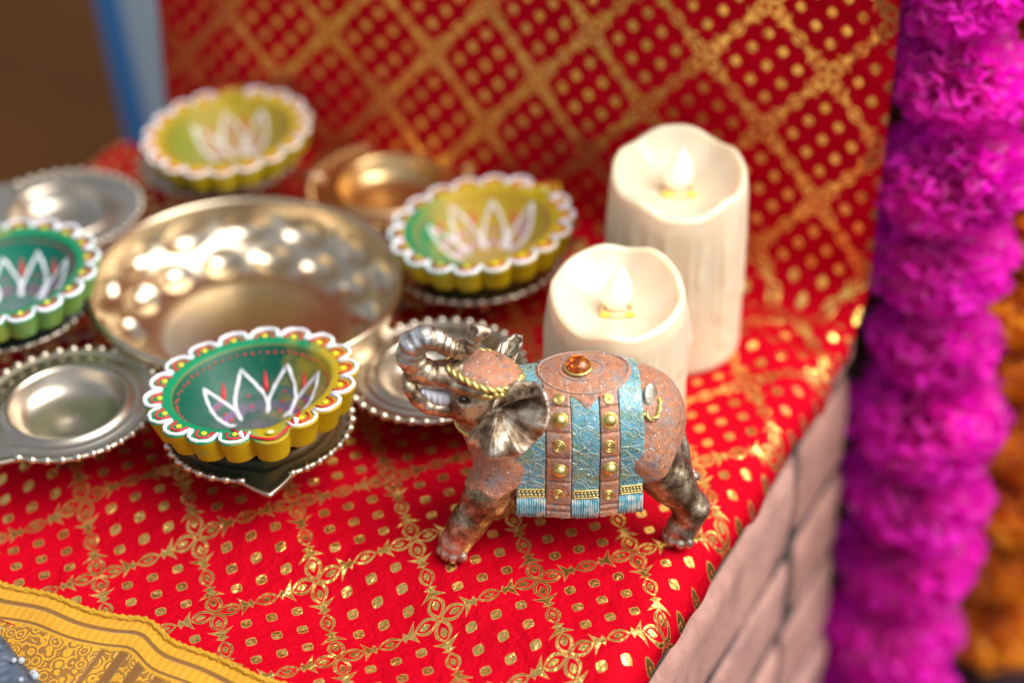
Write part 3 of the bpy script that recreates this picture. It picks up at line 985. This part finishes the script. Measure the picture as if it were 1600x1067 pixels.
def finish(d, x, y, z):
    # lower jaw: a long pod that stands open below the trunk
    j = chain(x, y, z, [(-3.7, -.4, 5.95), (-4.5, -.5, 5.92), (-5.1, -.55, 6.08), (-5.5, -.6, 6.45), (-5.80, -.6, 6.95), (-6.0, -.55, 7.42)], [.48, .32, .29, .27, .22, .08], .2)
    d = smin(d, j, .12)
    t = chain(x, y, z, TR, TRR, .12, ridge=.10, per=.26)
    d = smin(d, t, .12)
    # flared trunk tip with its opening
    tip = smin(ell(x, y, z, (-3.36, -.3, 9.0), (.36, .34, .26), 20), cap(x, y, z, (-3.3, -.32, 9.02), (-2.98, -.34, 9.0), .22, .17)[0], .12)
    tip = np.maximum(tip, -ell(x, y, z, (-3.58, -.42, 9.1), (.22, .24, .24)))
    d = smin(d, tip, .1)
    # foot: toenails
    for (fx, fy) in ((-4.28, -1.5), (4.05, -1.4)):
        for an in (150, 185, 220, 255, 290):
            d = smin(d, ell(x, y, z, (fx + .55 * math.cos(R(an)), fy + .52 * math.sin(R(an)), .26), (.19, .19, .24)), .07)
    # skin wrinkles
    wr = (np.sin(z * 9 + np.sin(x * 3) * 1.2) * np.sin(y * 7 + x * 2)) * .012
    wr += np.sin(x * 17 + z * 5) * np.sin(z * 19 - y * 6) * .006
    d = d + wr
    return np.maximum(d, -z)
def sdf_coat(x, y, z):
    d = bodyrest(x, y, z) - .075
    top = (z - (5.15 + .75 * (x + 4.3)))                         # collar plane
    top = np.where(x > -1.6, -1, top * .8)
    lowf = 3.12 + .12 * np.sin(x * 5) - z
    lowr = 3.15 + np.clip(x - 2.7, 0, 9) * .95 + .12 * np.sin(x * 6 + y) - z
    cut = np.where(x < 1.5, lowf, lowr)
    d = d + .012 * np.sin(x * 13) * np.sin(z * 11)
    return np.maximum(np.maximum(d, top), cut)
def drape_d(x, y, z): return torso(x, y, np.maximum(z, 4.75))
def sdf_panel(x0, x1, off, z0=2.06, th=.085, groove=None, zt=None):
    def f(x, y, z):
        d = drape_d(x, y, z)
        o = off
        if groove is not None:
            g = 0
            for zz in groove: g = g + np.exp(-((z - zz) / .045) ** 2)
            o = off - .07 * g
        s = np.abs(d - o) - th
        s = np.maximum(s, np.maximum(x0 - x, x - x1))
        s = np.maximum(s, z0 - z)
        return s
    return f
def saddle(x, y, z):
    s = np.abs(drape_d(x, y, z) - .20) - .08 + .012 * np.sin(x * 11 + y * 5) * np.sin(y * 13 - x * 4)
    e = np.sqrt(((x - .45) / 1.72) ** 2 + (y / 1.38) ** 2) - 1
    lap = np.maximum(np.abs(x - .42) - (.58 - (np.abs(y) - 1.2) * 1.15), np.abs(y) - 2.0)       # pointed lappets
    lap = np.maximum(lap, -(np.abs(y) - .5))
    reg = np.minimum(e * 1.3, lap)
    return np.maximum(np.maximum(s, reg), 5.6 - z)
def surf_y(x, z, off, fn=drape_d):
    lo, hi = -4.0, 0.0
    for _ in range(40):
        m_ = (lo + hi) / 2
        v = float(fn(np.float64(x), np.float64(m_), np.float64(z))) - off
        if v > 0: lo = m_
        else: hi = m_
    return lo
def surf_z(x, y, off, fn=drape_d):
    lo, hi = 4.0, 11.0
    for _ in range(40):
        m_ = (lo + hi) / 2
        v = float(fn(np.float64(x), np.float64(y), np.float64(m_))) - off
        if v > 0: hi = m_
        else: lo = m_
    return lo
def grad(x, y, z, fn=drape_d, e=.02):
    g = Vector((float(fn(np.float64(x + e), y, z) - fn(np.float64(x - e), y, z)), float(fn(x, np.float64(y + e), z) - fn(x, np.float64(y - e), z)), float(fn(x, y, np.float64(z + e)) - fn(x, y, np.float64(z - e)))))
    return g.normalized()

def mat_bronze(name='bronze skin', light=(.72, .62, .46)):
    m = M(name, (.2, .1, .07), .34, .85)
    oc = m.obj()
    n = m.noise(oc, 1.6, 5.0, .65)
    c = m.ramp(n, [(.30, (.06, .038, .024)), (.42, (.20, .125, .075)), (.53, (.38, .28, .18)), (.63, light)])
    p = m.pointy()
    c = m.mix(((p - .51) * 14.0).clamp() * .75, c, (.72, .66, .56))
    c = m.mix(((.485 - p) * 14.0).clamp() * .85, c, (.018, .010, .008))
    x, y, z = m.xyz(oc)
    foot_pale = (1.0 - (z - .1) * .9).clamp() * m.noise(oc, 3.0, 3.0).below(.56, .2)  # patchy paler tone towards the feet
    c = m.mix(foot_pale.clamp() * .8, c, (.62, .58, .50))
    pat = m.noise(oc, 2.3, 3.0)
    blue = ((x + 4.6) * -1.2).clamp() * ((z - 7.9) * 2.0).clamp() * pat.below(.62, .25)
    c = m.mix(blue.clamp() * .5, c, (.50, .56, .62))
    tx = x + 4.98; tz = z - 8.02; tr = (tx * tx + tz * tz).sqrt()
    dash = (1.0 - tr.below(.86, .10)) * tr.below(1.5, .05) * (1.0 - x.below(-4.3, .1) * 0.0) * x.below(-4.35, .1) * (1.0 - z.below(7.5, .3))
    ang = (tx / tr)._m('ARCSINE')
    dash = dash * (ang * 17.0).sin().below(.25, .5) * m.noise(oc, 2.5, 2.0).below(.60, .1)
    c = m.mix(dash.clamp() * .85, c, (.74, .77, .80))
    m.set('Base Color', c)
    m.set('Roughness', n * .3 + .14)
    m.bump(m.noise(oc, 7.0, 5.0, .7), .5, .0006)
    m.bump(m.noise(m.obj((160, 160, 900)), 1.2, 2.0), .15, .0003)
    return m
def mat_salmon():
    m = M('salmon glaze', (.62, .22, .12), .42)
    oc = m.obj()
    n = m.noise(oc, 1.1, 6.0, .7)
    c = m.ramp(n, [(.30, (.27, .26, .29)), (.41, (.38, .23, .18)), (.52, (.54, .20, .085)), (.60, (.35, .17, .11)), (.72, (.64, .42, .33))])
    c = m.mix(m.noise(oc, 3.4, 4.0).below(.40, .14) * .6, c, (.16, .20, .24))
    c = m.mix(m.noise(oc, 5.0, 6.0, .75).below(.40, .10) * .75, c, (.13, .06, .035))
    c = m.mix((1.0 - m.noise(oc, 6.0, 5.0, .7).below(.60, .10)) * .4, c, (.72, .56, .34))
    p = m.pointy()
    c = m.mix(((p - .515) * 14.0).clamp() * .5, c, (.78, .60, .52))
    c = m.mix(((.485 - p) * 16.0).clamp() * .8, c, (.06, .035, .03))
    gl = m.vor(oc, 9.0).below(.22, .06)                       # glitter
    sp = m.noise(oc, 7.0, 1.0).below(.56, .02)
    gl = gl * (1.0 - sp)
    c = m.mix(gl, c, (.95, .95, 1.0))
    m.set('Base Color', c)
    m.set('Metallic', gl * .9 + .12); m.set('Roughness', .40 - gl * .25 + n * .15)
    m.set('Coat Weight', .25); m.set('Coat Roughness', .25)
    m.bump(m.noise(oc, 5.0, 6.0, .75), .9, .0010)
    return m
def mat_blue():
    m = M('blue crackle glaze', (.1, .3, .4), .32)
    oc = m.obj()
    n = m.noise(oc, 1.9, 6.0, .72)
    c = m.ramp(n, [(.34, (.22, .28, .12)), (.44, (.15, .34, .29)), (.54, (.08, .34, .52)), (.62, (.20, .42, .42)), (.72, (.50, .60, .52))])
    crack = m.vor(m.obj((210, 210, 210)), 1.15, 'DISTANCE_TO_EDGE').below(.045, .05)
    crack2 = m.vor(m.obj((430, 430, 430)), 1.0, 'DISTANCE_TO_EDGE').below(.05, .06)
    lines = crack.mx(crack2 * .55)
    disc = m.vor(m.obj((240, 240, 240)), 1.15)
    rings = ((disc - .20).abs()).below(.055, .05)
    c = m.mix(lines * .6, c, (.55, .60, .46))
    c = m.mix(rings * .5, c, (.22, .30, .16))
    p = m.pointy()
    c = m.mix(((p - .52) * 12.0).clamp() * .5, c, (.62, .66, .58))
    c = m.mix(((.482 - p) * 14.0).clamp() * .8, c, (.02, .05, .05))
    gl = m.vor(oc, 7.0).below(.18, .05) * m.noise(oc, 11.0, 0.0).below(.47, .02)
    c = m.mix(m.noise(oc, 4.5, 5.0, .7).below(.42, .12) * .6, c, (.04, .13, .16))
    c = m.mix(gl, c, (.95, .97, 1.0))
    m.set('Base Color', c)
    m.set('Metallic', gl * .9 + .1); m.set('Roughness', .36 - gl * .2)
    m.set('Coat Weight', .4); m.set('Coat Roughness', .2)
    m.bump(lines + rings * .6, .7, .0006)
    m.bump(m.noise(oc, 9.0, 4.0), .35, .0004)
    return m
m_bronze = mat_bronze(); m_salmon = mat_salmon(); m_blue2 = mat_blue()
m_ear = mat_bronze('bronze ear', (.74, .68, .56))
def mat_gold():
    m = M('old gold paint', (.62, .46, .10), .32, .85)
    oc = m.obj(); n = m.noise(oc, 4.0, 4.0)
    c = m.mix(n, (.55, .40, .08), (.92, .80, .34))
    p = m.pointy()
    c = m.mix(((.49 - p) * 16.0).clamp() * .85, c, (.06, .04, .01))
    m.set('Base Color', c); m.bump(m.noise(oc, 12, 3.0), .3, .0003)
    return m
m_gold = mat_gold()
uu, vv, _ = m_ear.xyz(m_ear.uv())
cb = m_ear.n.new("ShaderNodeCombineXYZ"); m_ear.l.new((uu * 60.0).v, cb.inputs[0]); m_ear.l.new((vv * 2.0).v, cb.inputs[1])
st_ = m_ear.noise(cb.outputs[0], 1.0, 4.0)
m_ear.bump(st_, .9, .0014)
m_fringe = M('fringe glaze', (.2, .42, .5), .4)
oc = m_fringe.obj(); m_fringe.set('Base Color', m_fringe.ramp(m_fringe.noise(oc, 3.0, 3.0), [(.35, (.10, .30, .36)), (.5, (.22, .50, .58)), (.65, (.62, .66, .60))]))

el = link('elephant_figurine', None, None, (2.1, -11.9, .0), (0, 0, R(4.9)), label='resin elephant figurine with raised curled trunk and blue and salmon jewelled blanket', cat='figurine')
V, Fc = nets(sdf_body, (-6.5, -2.7, -.1), (5.6, 2.6, 9.6), .062)
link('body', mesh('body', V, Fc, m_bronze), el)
V, Fc = nets(sdf_coat, (-4.9, -2.6, 2.6), (4.7, 2.6, 8.2), .07)
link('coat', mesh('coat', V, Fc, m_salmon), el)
# blanket: three blue panels and two studded straps, wrapped over the back and hanging straight
PX = [(-2.12, -1.08), (-.16, .84), (1.56, 2.44)]
SXX = [(-1.06, -.18), (.86, 1.54)]
for (a, b) in PX:
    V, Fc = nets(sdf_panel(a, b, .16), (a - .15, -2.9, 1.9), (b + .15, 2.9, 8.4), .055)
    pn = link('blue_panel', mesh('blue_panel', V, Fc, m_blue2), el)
    yy = lambda x, z: surf_y(x, z, .25)
    # gold band: two rows of small bricks between thin cords
    for zz in (3.26, 2.93):
        q = MB(); q.tube([(x, yy(x, zz) - .01, zz) for x in np.linspace(a + .03, b - .03, 12)], .035, 6)
        q.build('gold_cord', m_gold, pn)
    q = MB()
    for row, zz in enumerate((3.16, 3.03)):
        nn_ = 7
        for k in range(nn_):
            x = a + (b - a) * (k + .5 + (.25 if row else 0)) / (nn_ + .3)
            q.ball((x, yy(x, zz) - .01, zz), (.062, .045, .042), 7, 5)
    o = q.build('gold_beading', m_gold, pn); o['kind'] = 'stuff'
    # fringe cords
    q = MB(); nn_ = 12
    for k in range(nn_):
        x = a + (b - a) * (k + .5) / nn_
        y0 = yy(x, 2.6)
        q.tube([(x, y0 + .02, 2.9), (x + rnd.uniform(-.01, .01), y0 - .02, 2.6), (x + rnd.uniform(-.02, .02), y0 - .01, 2.3), (x + rnd.uniform(-.03, .03), y0 + .01, 2.03 + rnd.uniform(-.03, .02))], [.04, .048, .048, .04], 6)
    o = q.build('fringe', m_fringe, pn); o['kind'] = 'stuff'
G = [[6.44, 5.68, 4.70, 3.64, 2.60, 2.32], [6.40, 5.63, 4.68, 3.60, 2.58, 2.32]]
ST = [[(-.58, 6.10), (-.61, 4.17)], [(1.19, 6.05), (1.19, 4.18)]]
SPR = [[(-.58, 6.64, .20), (-.64, 5.19, .25), (-.66, 3.1, .22)], [(1.18, 6.62, .19), (1.14, 5.14, .25), (1.16, 3.0, .22)]]
for (a, b), g, st, spr in zip(SXX, G, ST, SPR):
    V, Fc = nets(sdf_panel(a, b, .20, 2.0, .09, g), (a - .15, -2.95, 1.9), (b + .15, 2.95, 8.5), .05)
    sp_ = link('studded_strap', mesh('studded_strap', V, Fc, m_salmon), el)
    for (x, z) in st:
        y = surf_y(x, z, .29); nrm = grad(x, y, z)
        q = MB(); q.ball((0, 0, 0), (.25, .25, .22), 20, 12, nrm.to_track_quat('Z', 'Y').to_matrix())
        q.build('stud', m_gold, sp_, loc=(x, y, z))
        q = MB(); xa = nrm.cross(Vector((0, 0, 1))).normalized(); ya = nrm.cross(xa)
        q.tube([xa * math.cos(t) * .27 + ya * math.sin(t) * .27 for t in np.linspace(0, 2 * PI, 24, endpoint=False)], .03, 6, True)
        q.build('stud_ring', m_gold, sp_, loc=(x, y, z))
    for (x, z, r) in spr:
        y = surf_y(x, z, .29)
        nrm = grad(x, y, z); xa = nrm.cross(Vector((0, 0, 1))).normalized() * -1; ya = xa.cross(nrm) * -1
        if ya.z < 0: ya = -ya
        P = []
        for t in np.linspace(.0, 1, 46):
            an = t * 2 * PI * 2.4; rr = .03 + (r - .03) * t
            P.append(xa * math.cos(an) * rr + ya * math.sin(an) * rr + nrm * .01)
        q = MB(); q.tube(P, .034, 6); q.build('spiral', m_gold, sp_, loc=(x, y, z))
# saddle pad with rim, gem in its bezel
V, Fc = nets(saddle, (-1.5, -2.3, 5.5), (2.5, 2.3, 8.6), .05)
sd_ = link('saddle_pad', mesh('saddle_pad', V, Fc, m_salmon), el)
P = []
for t in np.linspace(0, 2 * PI, 60, endpoint=False):
    x = .45 + 1.62 * math.cos(t); y = 1.29 * math.sin(t); P.append((x, y, surf_z(x, y, .31)))
q = MB(); q.tube(P, .022, 6, True); q.build('pad_rim', m_salmon, sd_)
P = []
for t in np.linspace(0, 2 * PI, 60, endpoint=False):
    x = .35 + .78 * math.cos(t); y = -.25 + .56 * math.sin(t); P.append((x, y, surf_z(x, y, .31)))
q = MB(); q.tube(P, .02, 6, True); q.build('pad_rim', m_salmon, sd_)
gx, gy = .24, -.20
gz = surf_z(gx, gy, .31); gn = grad(gx, gy, gz)
gq = gn.to_track_quat('Z', 'Y').to_matrix()
m_gem = M('amber gem', (.95, .32, .015), .03)
m_gem.set('Transmission Weight', .85); m_gem.set('IOR', 1.55)
gocc = m_gem.obj()
m_gem.set('Base Color', m_gem.ramp(m_gem.noise(gocc, 4.0, 2.0), [(.4, (.55, .10, .003)), (.6, (1.0, .42, .03))]))
q = MB(); q.ball((0, 0, 0), (.45, .45, .34), 28, 16, gq); q.build('gem', m_gem, el, loc=(gx, gy, gz + .04))
m_foil = M('gem foil', (.9, .55, .12), .2, 1.0); m_foil.bump(m_foil.vor(m_foil.obj(), 5.0), .8, .001)
xa = gn.cross(Vector((0, 1, 0))).normalized(); ya = gn.cross(xa)
q = MB(); q.tube([xa * math.cos(t) * .47 + ya * math.sin(t) * .47 for t in np.linspace(0, 2 * PI, 36, endpoint=False)], .055, 8, True)
bz = q.build('bezel', m_gold, el, loc=(gx, gy, gz + .01))
q = MB(); q.ball((0, 0, 0), (.44, .44, .03), 24, 6, gq); q.build('gem_backing', m_foil, bz, loc=(0, 0, .02))
tp = resample([(-3.9, -.38, 6.5), (-4.5, -.5, 6.36), (-5.0, -.55, 6.5), (-5.38, -.55, 6.78)], 12)
m_tong = M('pale mouth paint', (.55, .55, .62), .4); m_tong.bump((m_tong.xyz(m_tong.obj())[0] * 30.0).sin(), .5, .0006)
q = MB(); q.tube(tp, [.30 * math.sin(PI * (.22 + .66 * i / (len(tp) - 1))) for i in range(len(tp))], 12); q.build('tongue', m_tong, el)
# eye, rope trims
q = MB(); q.ball((0, 0, 0), (.17, .10, .12), 12, 8); m_eye = M('dark eye', (.01, .008, .006), .12); q.build('eye', m_eye, el, loc=(-3.95, -1.16, 6.72))
def bodyfull(x, y, z): return np.minimum(bodyrest(x, y, z), ell(x, y, z, *HEAD, ry=-15))
def rope_on(pts, r, name='rope_trim', tw=1.7):
    q = MB(); q.rope(pts, r, tw, 2, 6, 14); return q.build(name, m_gold, el)
# salmon cap on the crown, edged by a closed gold rope
def cap_sdf(x, y, z): return np.maximum(ell(x, y, z, (-2.98, -.28, 7.22), (1.2, 1.12, .56), 13) + .02 * np.sin(x * 9) * np.sin(y * 8), (7.0 - (x + 3.1) * .22) - z)
V, Fc = nets(cap_sdf, (-4.6, -1.7, 6.5), (-1.5, 1.2, 8.3), .055)
cp = link('cap', mesh('cap', V, Fc, m_salmon), el)
P = []
for t in np.linspace(-1.05 * PI, 1.05 * PI, 40):
    x = -3.0 - (1.2 + .25 * max(0, math.cos(t)) ** 3) * math.cos(t); y = -.28 - 1.12 * math.sin(t)
    P.append((x, y, 7.32 - (x + 3.08) * .24 + .05 * math.sin(t * 3)))
rope_on(P, .13)
q = MB()     # gathered gold tassel where the two ropes meet, and its leaf ornament at the front
for k in range(9):
    an = rnd.uniform(-.8, .8); c0 = Vector((-2.05, -1.05, 7.1))
    q.tube([c0, c0 + Vector((.18 + .1 * math.cos(k), -.1, .12 * math.sin(k * 2))), c0 + Vector((.42, -.28 + .1 * math.sin(k * 1.7), .15 * math.sin(k * 2.3)))], [.07, .06, .03], 6)
q.build('tassel', m_gold, el)
q = MB()
for k in range(10):
    c0 = Vector((-4.62 + .12 * math.sin(k * 2.1), -.52 + .1 * math.cos(k * 1.3), 7.55 - .03 * k))
    q.ball(c0, (.13, .07, .09), 7, 5, Euler((k, k * 1.3, 0)).to_matrix())
q.build('leaf_ornament', m_gold, el)
# jewelled drops below the brow rope
q = MB()
for k in range(6):
    t = k / 5; q.ball((-3.2 + t * 1.0, -1.40 - .02 * k, 6.98 - .06 * math.sin(k * 2)), (.16, .08, .12), 8, 6, Euler((0, k * .5, 0)).to_matrix())
q.build('brow_ornament', m_gold, el)
def neck_pt(an):
    # walk out from the neck axis to the surface, on the collar plane
    ax_ = np.array([-2.75, -.08, 5.2]); u = np.array([.80, 0, .60]); 
    e1 = np.array([-.80, 0, -.10]); e1 = e1 / np.linalg.norm(e1); e2 = np.array([0, -1., 0])
    d = e1 * math.cos(an) + e2 * math.sin(an); lo, hi = 0.2, 3.0
    for _ in range(30):
        m_ = (lo + hi) / 2; p = ax_ + d * m_
        if float(bodyrest(*[np.float64(c) for c in p])) < .06: lo = m_
        else: hi = m_
    return tuple(ax_ + d * lo)
rope_on([neck_pt(t) for t in np.linspace(-1.5, 1.5, 22)], .13)
rope_on([tuple(np.array(neck_pt(t)) + np.array([.12, 0, -.2])) for t in np.linspace(-1.5, 1.5, 22)], .09)
def rump_y(x, z, off=.12): return surf_y(x, z, off, bodyrest)
for pts in ([(2.5, 6.0), (2.58, 5.84), (2.75, 5.76), (2.95, 5.84), (3.06, 6.05), (3.1, 6.25)],):
    rope_on([(x, rump_y(x, z), z) for x, z in pts], .09)
# bronze patch framed by that rope
q = MB(); q.ball((0, 0, 0), (.34, .10, .50), 16, 10, Euler((R(-25), R(15), R(35))).to_matrix()); q.build('rump_ornament', m_bronze, el, loc=(2.78, rump_y(2.78, 6.3, .05), 6.3))
# tail with tuft
q = MB(); q.tube(resample([(3.85, -.3, 4.5), (4.12, -.55, 3.7), (4.2, -.7, 3.1), (4.3, -.75, 2.75), (4.45, -.8, 2.6)], 10), .19, 10)
tl = q.build('tail', m_bronze, el)
q = MB()
for k in range(9):
    an = k * .7
    q.tube([(4.3, -.76, 2.75), (4.48 + .06 * math.cos(an), -.8 + .1 * math.sin(an), 2.56), (4.68 + .06 * math.cos(an), -.85 + .12 * math.sin(an), 2.45 + .08 * math.sin(an * 2))], [.12, .1, .03], 6)
q.build('tuft', m_bronze, tl)
# ears: ruffled fans with thickness
def make_ear(outline, att, sgn, bul):
    n_ = len(outline); K = 90; Rr = 26
    O_ = resample([outline[-1]] + outline, 12)
    L_ = [0]
    for a_, b_ in zip(O_, O_[1:]): L_.append(L_[-1] + (b_ - a_).length)
    def at(s):
        t = s * L_[-1]
        for i in range(len(L_) - 1):
            if L_[i + 1] >= t: return O_[i].lerp(O_[i + 1], (t - L_[i]) / max(1e-6, L_[i + 1] - L_[i]))
        return O_[-1]
    V = []; UVs = []
    for k in range(K + 1):
        s = k / K; o_ = at(s)
        for j in range(Rr + 1):
            t = j / Rr
            a_ = Vector(att)
            p = a_.lerp(o_, t)
            fold = math.sin(s * 46) * .11 * t ** 1.5 + math.sin(s * 19 + 1) * .13 * t + math.sin(s * 83 + t * 3) * .02 * t
            deep = -.6 * math.exp(-((s - .335) / .045) ** 2) * math.sin(PI * min(1, t * 1.05)) ** .7     # the long dark fold
            deep += -.22 * math.exp(-((s - .80) / .05) ** 2) * t * (1 - .3 * t)
            rimc = .16 * (t ** 6)
            n__ = Vector((-.25, -1.0, .15)).normalized() * sgn
            p = p + n__ * (fold + deep + bul * math.sin(PI * t * .85) * .5 - rimc)
            V.append(p); UVs.append((s, t))
    return V, grid_faces(K + 1, Rr + 1), UVs
EAR = [(-2.78, -1.35, 6.94), (-2.2, -1.3, 7.42), (-1.6, -1.6, 7.55), (-1.15, -2.05, 7.6), (-1.03, -2.45, 7.24), (-1.08, -2.7, 6.66), (-1.34, -2.85, 6.1), (-1.79, -2.9, 5.62), (-2.34, -2.85, 5.33), (-3.01, -2.7, 5.23), (-3.55, -2.4, 5.2), (-3.9, -2.1, 5.34), (-3.78, -1.8, 5.66), (-3.4, -1.6, 6.08), (-3.05, -1.45, 6.47)]
V, Fc, UVs = make_ear(EAR, (-2.72, -1.55, 6.55), 1, .35)
ea = link('ear', mesh('ear', V, Fc, m_ear, uv=UVs), el)
so = ea.modifiers.new('thickness', 'SOLIDIFY'); so.thickness = .0013; so.offset = -1
q = MB(); q.tube(resample([Vector(p) + Vector((0, .02, 0)) for p in EAR], 6), .055, 7); 
FE = [(-2.55, 1.0, 6.7), (-2.45, 1.3, 7.25), (-1.95, 1.6, 7.42), (-1.55, 1.7, 7.50), (-1.62, 1.75, 7.0), (-1.85, 1.6, 6.4), (-2.2, 1.4, 6.0), (-2.6, 1.15, 6.1)]
V, Fc, UVs = make_ear(FE, (-2.35, 1.2, 6.6), -1, .2)
ea = link('ear', mesh('ear', V, Fc, m_ear, uv=UVs), el)
so = ea.modifiers.new('thickness', 'SOLIDIFY'); so.thickness = .0013; so.offset = 0

# ------------------------------------------------------------------ garlands of ruffled cloth blossoms
def mat_petal(name, c1, c2, c3):
    m = M(name, c1, .6)
    oc = m.obj()
    c = m.mix(m.noise(oc, .5, 3.0), c1, c2)
    c = m.mix(m.noise(oc, 1.7, 2.0).below(.38, .1) * .5, c, c3)
    tr = m.n.new("ShaderNodeBsdfTranslucent"); m.l.new(c, tr.inputs[0])
    mx = m.n.new("ShaderNodeMixShader"); mx.inputs[0].default_value = .6
    m.l.new(m.b.outputs[0], mx.inputs[1]); m.l.new(tr.outputs[0], mx.inputs[2])
    m.l.new(mx.outputs[0], m.n["Material Output"].inputs[0])
    m.set('Base Color', c); m.set('Sheen Weight', .3)
    return m
def blossom_mesh(name, seed, mat, Rb, flat):
    rg = random.Random(seed)
    q = MB()
    n = 260
    for i in range(n):
        z = 1 - 2 * (i + .5) / n; ph = i * 2.39996 + rg.uniform(-.1, .1)
        r = math.sqrt(1 - z * z)
        d = Vector((r * math.cos(ph), r * math.sin(ph), z))
        t1 = d.cross(Vector((0, 0, 1))); t1 = t1.normalized() if t1.length > .1 else Vector((1, 0, 0)); t2 = d.cross(t1)
        an = rg.uniform(0, 2 * PI); u = t1 * math.cos(an) + t2 * math.sin(an); v = d.cross(u)
        L_ = Rb * rg.uniform(.82, 1.08); wd = rg.uniform(.4, .75) * Rb * .38
        V = []
        nu, nv_ = 6, 3
        ph2 = rg.uniform(0, 6)
        for a in range(nu):
            s = -1 + 2 * a / (nu - 1)
            for b in range(nv_):
                t = b / (nv_ - 1)
                w_ = wd * (.25 + .75 * t)
                p = d * (L_ * (.35 + .65 * t - .10 * s * s * t)) + u * (s * w_) + v * (math.sin(s * 5 + ph2) * .16 * Rb * .42 * t * 1.6 + .1 * t)
                p.z *= flat
                V.append(p)
        q.add(V, grid_faces(nu, nv_))
    q.ball((0, 0, 0), (Rb * .55, Rb * .55, Rb * .55 * flat), 10, 8)
    return mesh(name, q.V, q.F, mat)
m_mag = mat_petal('magenta petals', (1.0, .01, .66), (.95, .0, .80), (.80, .0, .60))
m_org = mat_petal('orange petals', (1.0, .42, .004), (1.0, .54, .02), (.92, .28, .0))
def garland(name, label, path, step, Rb, mat, seed, jit=.35, flat=.72):
    rg = random.Random(seed)
    g = link(name, None, None, path[0], label=label, cat='garland')
    base = Vector(path[0])
    P = resample(path, 4); L_ = [0]
    for a, b in zip(P, P[1:]): L_.append(L_[-1] + (b - a).length)
    q = MB(); q.tube([p - base for p in P], .12, 6); q.build('string', m_dark, g)
    ms = [blossom_mesh('blossom', seed * 10 + k, mat, Rb, flat) for k in range(3)]
    t = 1.0; k = 0
    while t < L_[-1]:
        i = max(j for j in range(len(L_)) if L_[j] <= t)
        p = P[i] - base
        o = link('blossom', ms[k % 3], g, (p.x + rg.uniform(-jit, jit), p.y + rg.uniform(-jit, jit), p.z), (rg.uniform(-.3, .3), rg.uniform(-.3, .3), rg.uniform(0, 6)))
        s_ = rg.uniform(.9, 1.1); o.scale = (s_, s_, s_)
        t += step * rg.uniform(.88, 1.12); k += 1
garland('flower_garland', 'magenta garland of ruffled blossoms hanging at the right of the table', [(18.0, 4, 24), (17.9, 4, 13.6), (18.3, 4, 3), (18.2, 4, -1.6), (18.3, 4, -12), (18.1, 4, -18), (17.7, 4, -24), (17.5, 4, -40)], 4.3, 3.3, m_mag, 4, .45)
garland('flower_garland', 'orange garland of ruffled blossoms behind the magenta one at the right edge', [(23.4, 9, 26), (23.5, 9, 10.6), (23.1, 9, -1), (23.6, 9, -8), (24.0, 9, -17), (24.3, 9, -25)], 3.9, 3.7, m_org, 9, .4)
# gold cloth lying low at the far right
V = []
for i in range(24):
    for j in range(20):
        x = 34 + i * 1.2; y = 42 + j * 1.4
        V.append((x, y, -66.5 + .8 * math.sin(i * .7) + .6 * math.sin(j * .9 + i * .2)))
m_gc = M('gold speckled cloth', (.5, .3, .03), .4, .4); m_gc.set('Base Color', m_gc.mix(m_gc.noise(m_gc.obj(), .6, 4.0).below(.5, .1), (.12, .02, .005), (.75, .50, .06)))
q = link('gold_cloth', mesh('gold_cloth', V, grid_faces(24, 20), m_gc), label='gold speckled cloth lying on the ground at the lower right corner behind the magenta garland', cat='cloth')
q.modifiers.new('thickness', 'SOLIDIFY').thickness = .003
